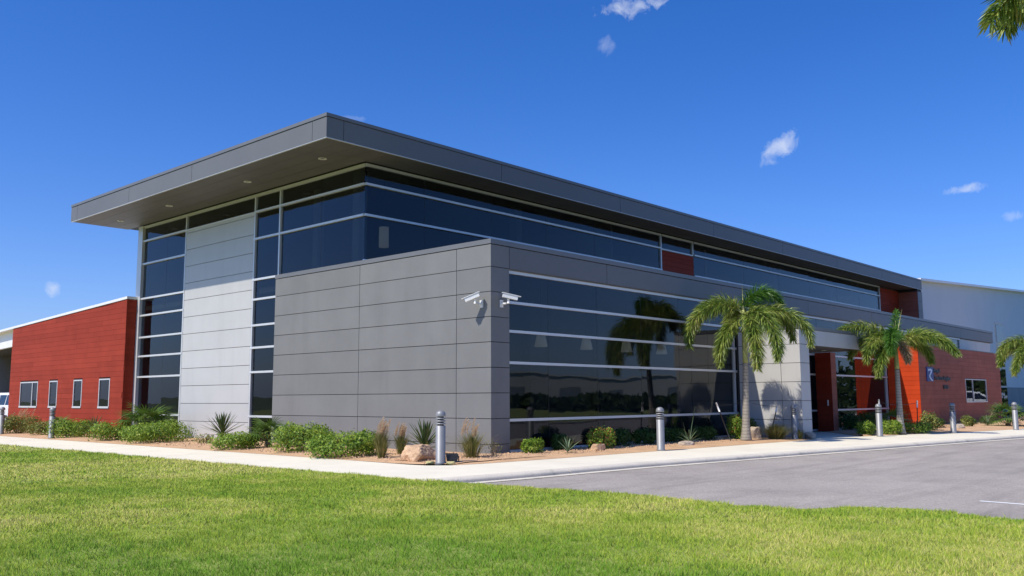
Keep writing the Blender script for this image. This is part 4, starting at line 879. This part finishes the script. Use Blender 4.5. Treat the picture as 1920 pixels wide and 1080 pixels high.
# ------------------------------------------------------------- grass blades of the lawn
def in_poly(px, py, poly):
    c = np.zeros(len(px), bool); n = len(poly); j = n - 1
    for i in range(n):
        xi, yi = poly[i]; xj, yj = poly[j]
        c ^= ((yi > py) != (yj > py)) & (px < (xj - xi) * (py - yi) / (yj - yi + 1e-12) + xi); j = i
    return c
def blades(d0, d1, n, L, w):
    a = rng.uniform(R(42.3 - 36), R(42.3 + 36), n); d = np.sqrt(rng.uniform(d0 * d0, d1 * d1, n)); x = -15.421 + np.cos(a) * d; y = -14.734 + np.sin(a) * d
    k = in_poly(x + .05 * np.sin(y * 5.3 + np.sin(y * 2.1) * 2) + .035 * np.sin(y * 17 + x * 9) + rng.normal(0, .035, n), y, lawn_poly); x = x[k]; y = y[k]; n = len(x)
    az = rng.uniform(0, 2 * math.pi, n); ln = rng.uniform(.15, 1.0, n) * L * 1.05; hh = L * rng.uniform(.25, 1.0, n)
    tall = rng.uniform(0, 1, n) > .995; hh[tall] *= 1.9; cl_ = np.sin(x * 7.1 + 2 * np.sin(y * 3.3)) * np.sin(y * 6.3 + 2 * np.sin(x * 4.1)) + .6 * np.sin(x * 19 + y * 13) * np.sin(y * 17 - x * 11); hh *= 1 + .38 * cl_.clip(-.8, 1.2)
    fx = rng.uniform(0, 2 * math.pi, n); ww = w * rng.uniform(.7, 1.3, n)
    p = np.stack([x, y, np.full(n, -.025)], 1); s = np.stack([np.cos(fx) * ww, np.sin(fx) * ww, np.zeros(n)], 1)
    q = p + np.stack([np.cos(az) * ln, np.sin(az) * ln, hh], 1)
    return np.stack([p - s, p + s, q], 1).reshape(-1, 3)
B = np.concatenate([blades(4.2, 10.5, 380000, .048, .0032), blades(10.5, 17, 440000, .047, .0048), blades(17, 28, 330000, .050, .0085), blades(28, 60, 160000, .06, .02)])
gr = link('grass', fast_mesh('grass', B, 3, rng.uniform(0, 1, len(B) // 3)), 'lawn_blade'); tag(gr, 'short mown grass blades covering the lawn', 'grass', kind='stuff')

# ------------------------------------------------------------- loose stones and litter on the gravel beds
def stones(n, fn):
    V = []
    for k in range(n):
        x, y = fn(); r_ = abs(rng.normal(0, .012)) + .008; c = np.array([x, y, .05 + .2 * r_])
        p = np.array([[1, 0, -.3], [-.5, .87, -.3], [-.5, -.87, -.3], [.1, .05, .75]]) * r_ * rng.uniform(.6, 1.4, (4, 3)); a = rng.uniform(0, 6.28); p[:, :2] = p[:, :2] @ np.array([[math.cos(a), -math.sin(a)], [math.sin(a), math.cos(a)]]); p = p + c
        for f in ((0, 1, 3), (1, 2, 3), (2, 0, 3)): V += [p[i] for i in f]
    return V
V = stones(2600, lambda: (rng.uniform(-3.0, -.1), rng.uniform(-.9, 14))) + stones(1500, lambda: (rng.uniform(-1.8, 12), rng.uniform(-1.55, .05))) + stones(900, lambda: (rng.uniform(19, 34), rng.uniform(-4.0, -1.4)))
gs = link('gravel_stones', fast_mesh('gravel_stones', np.array(V), 3), 'rock'); tag(gs, 'loose tan pebbles scattered over the planting beds', 'gravel', kind='stuff')
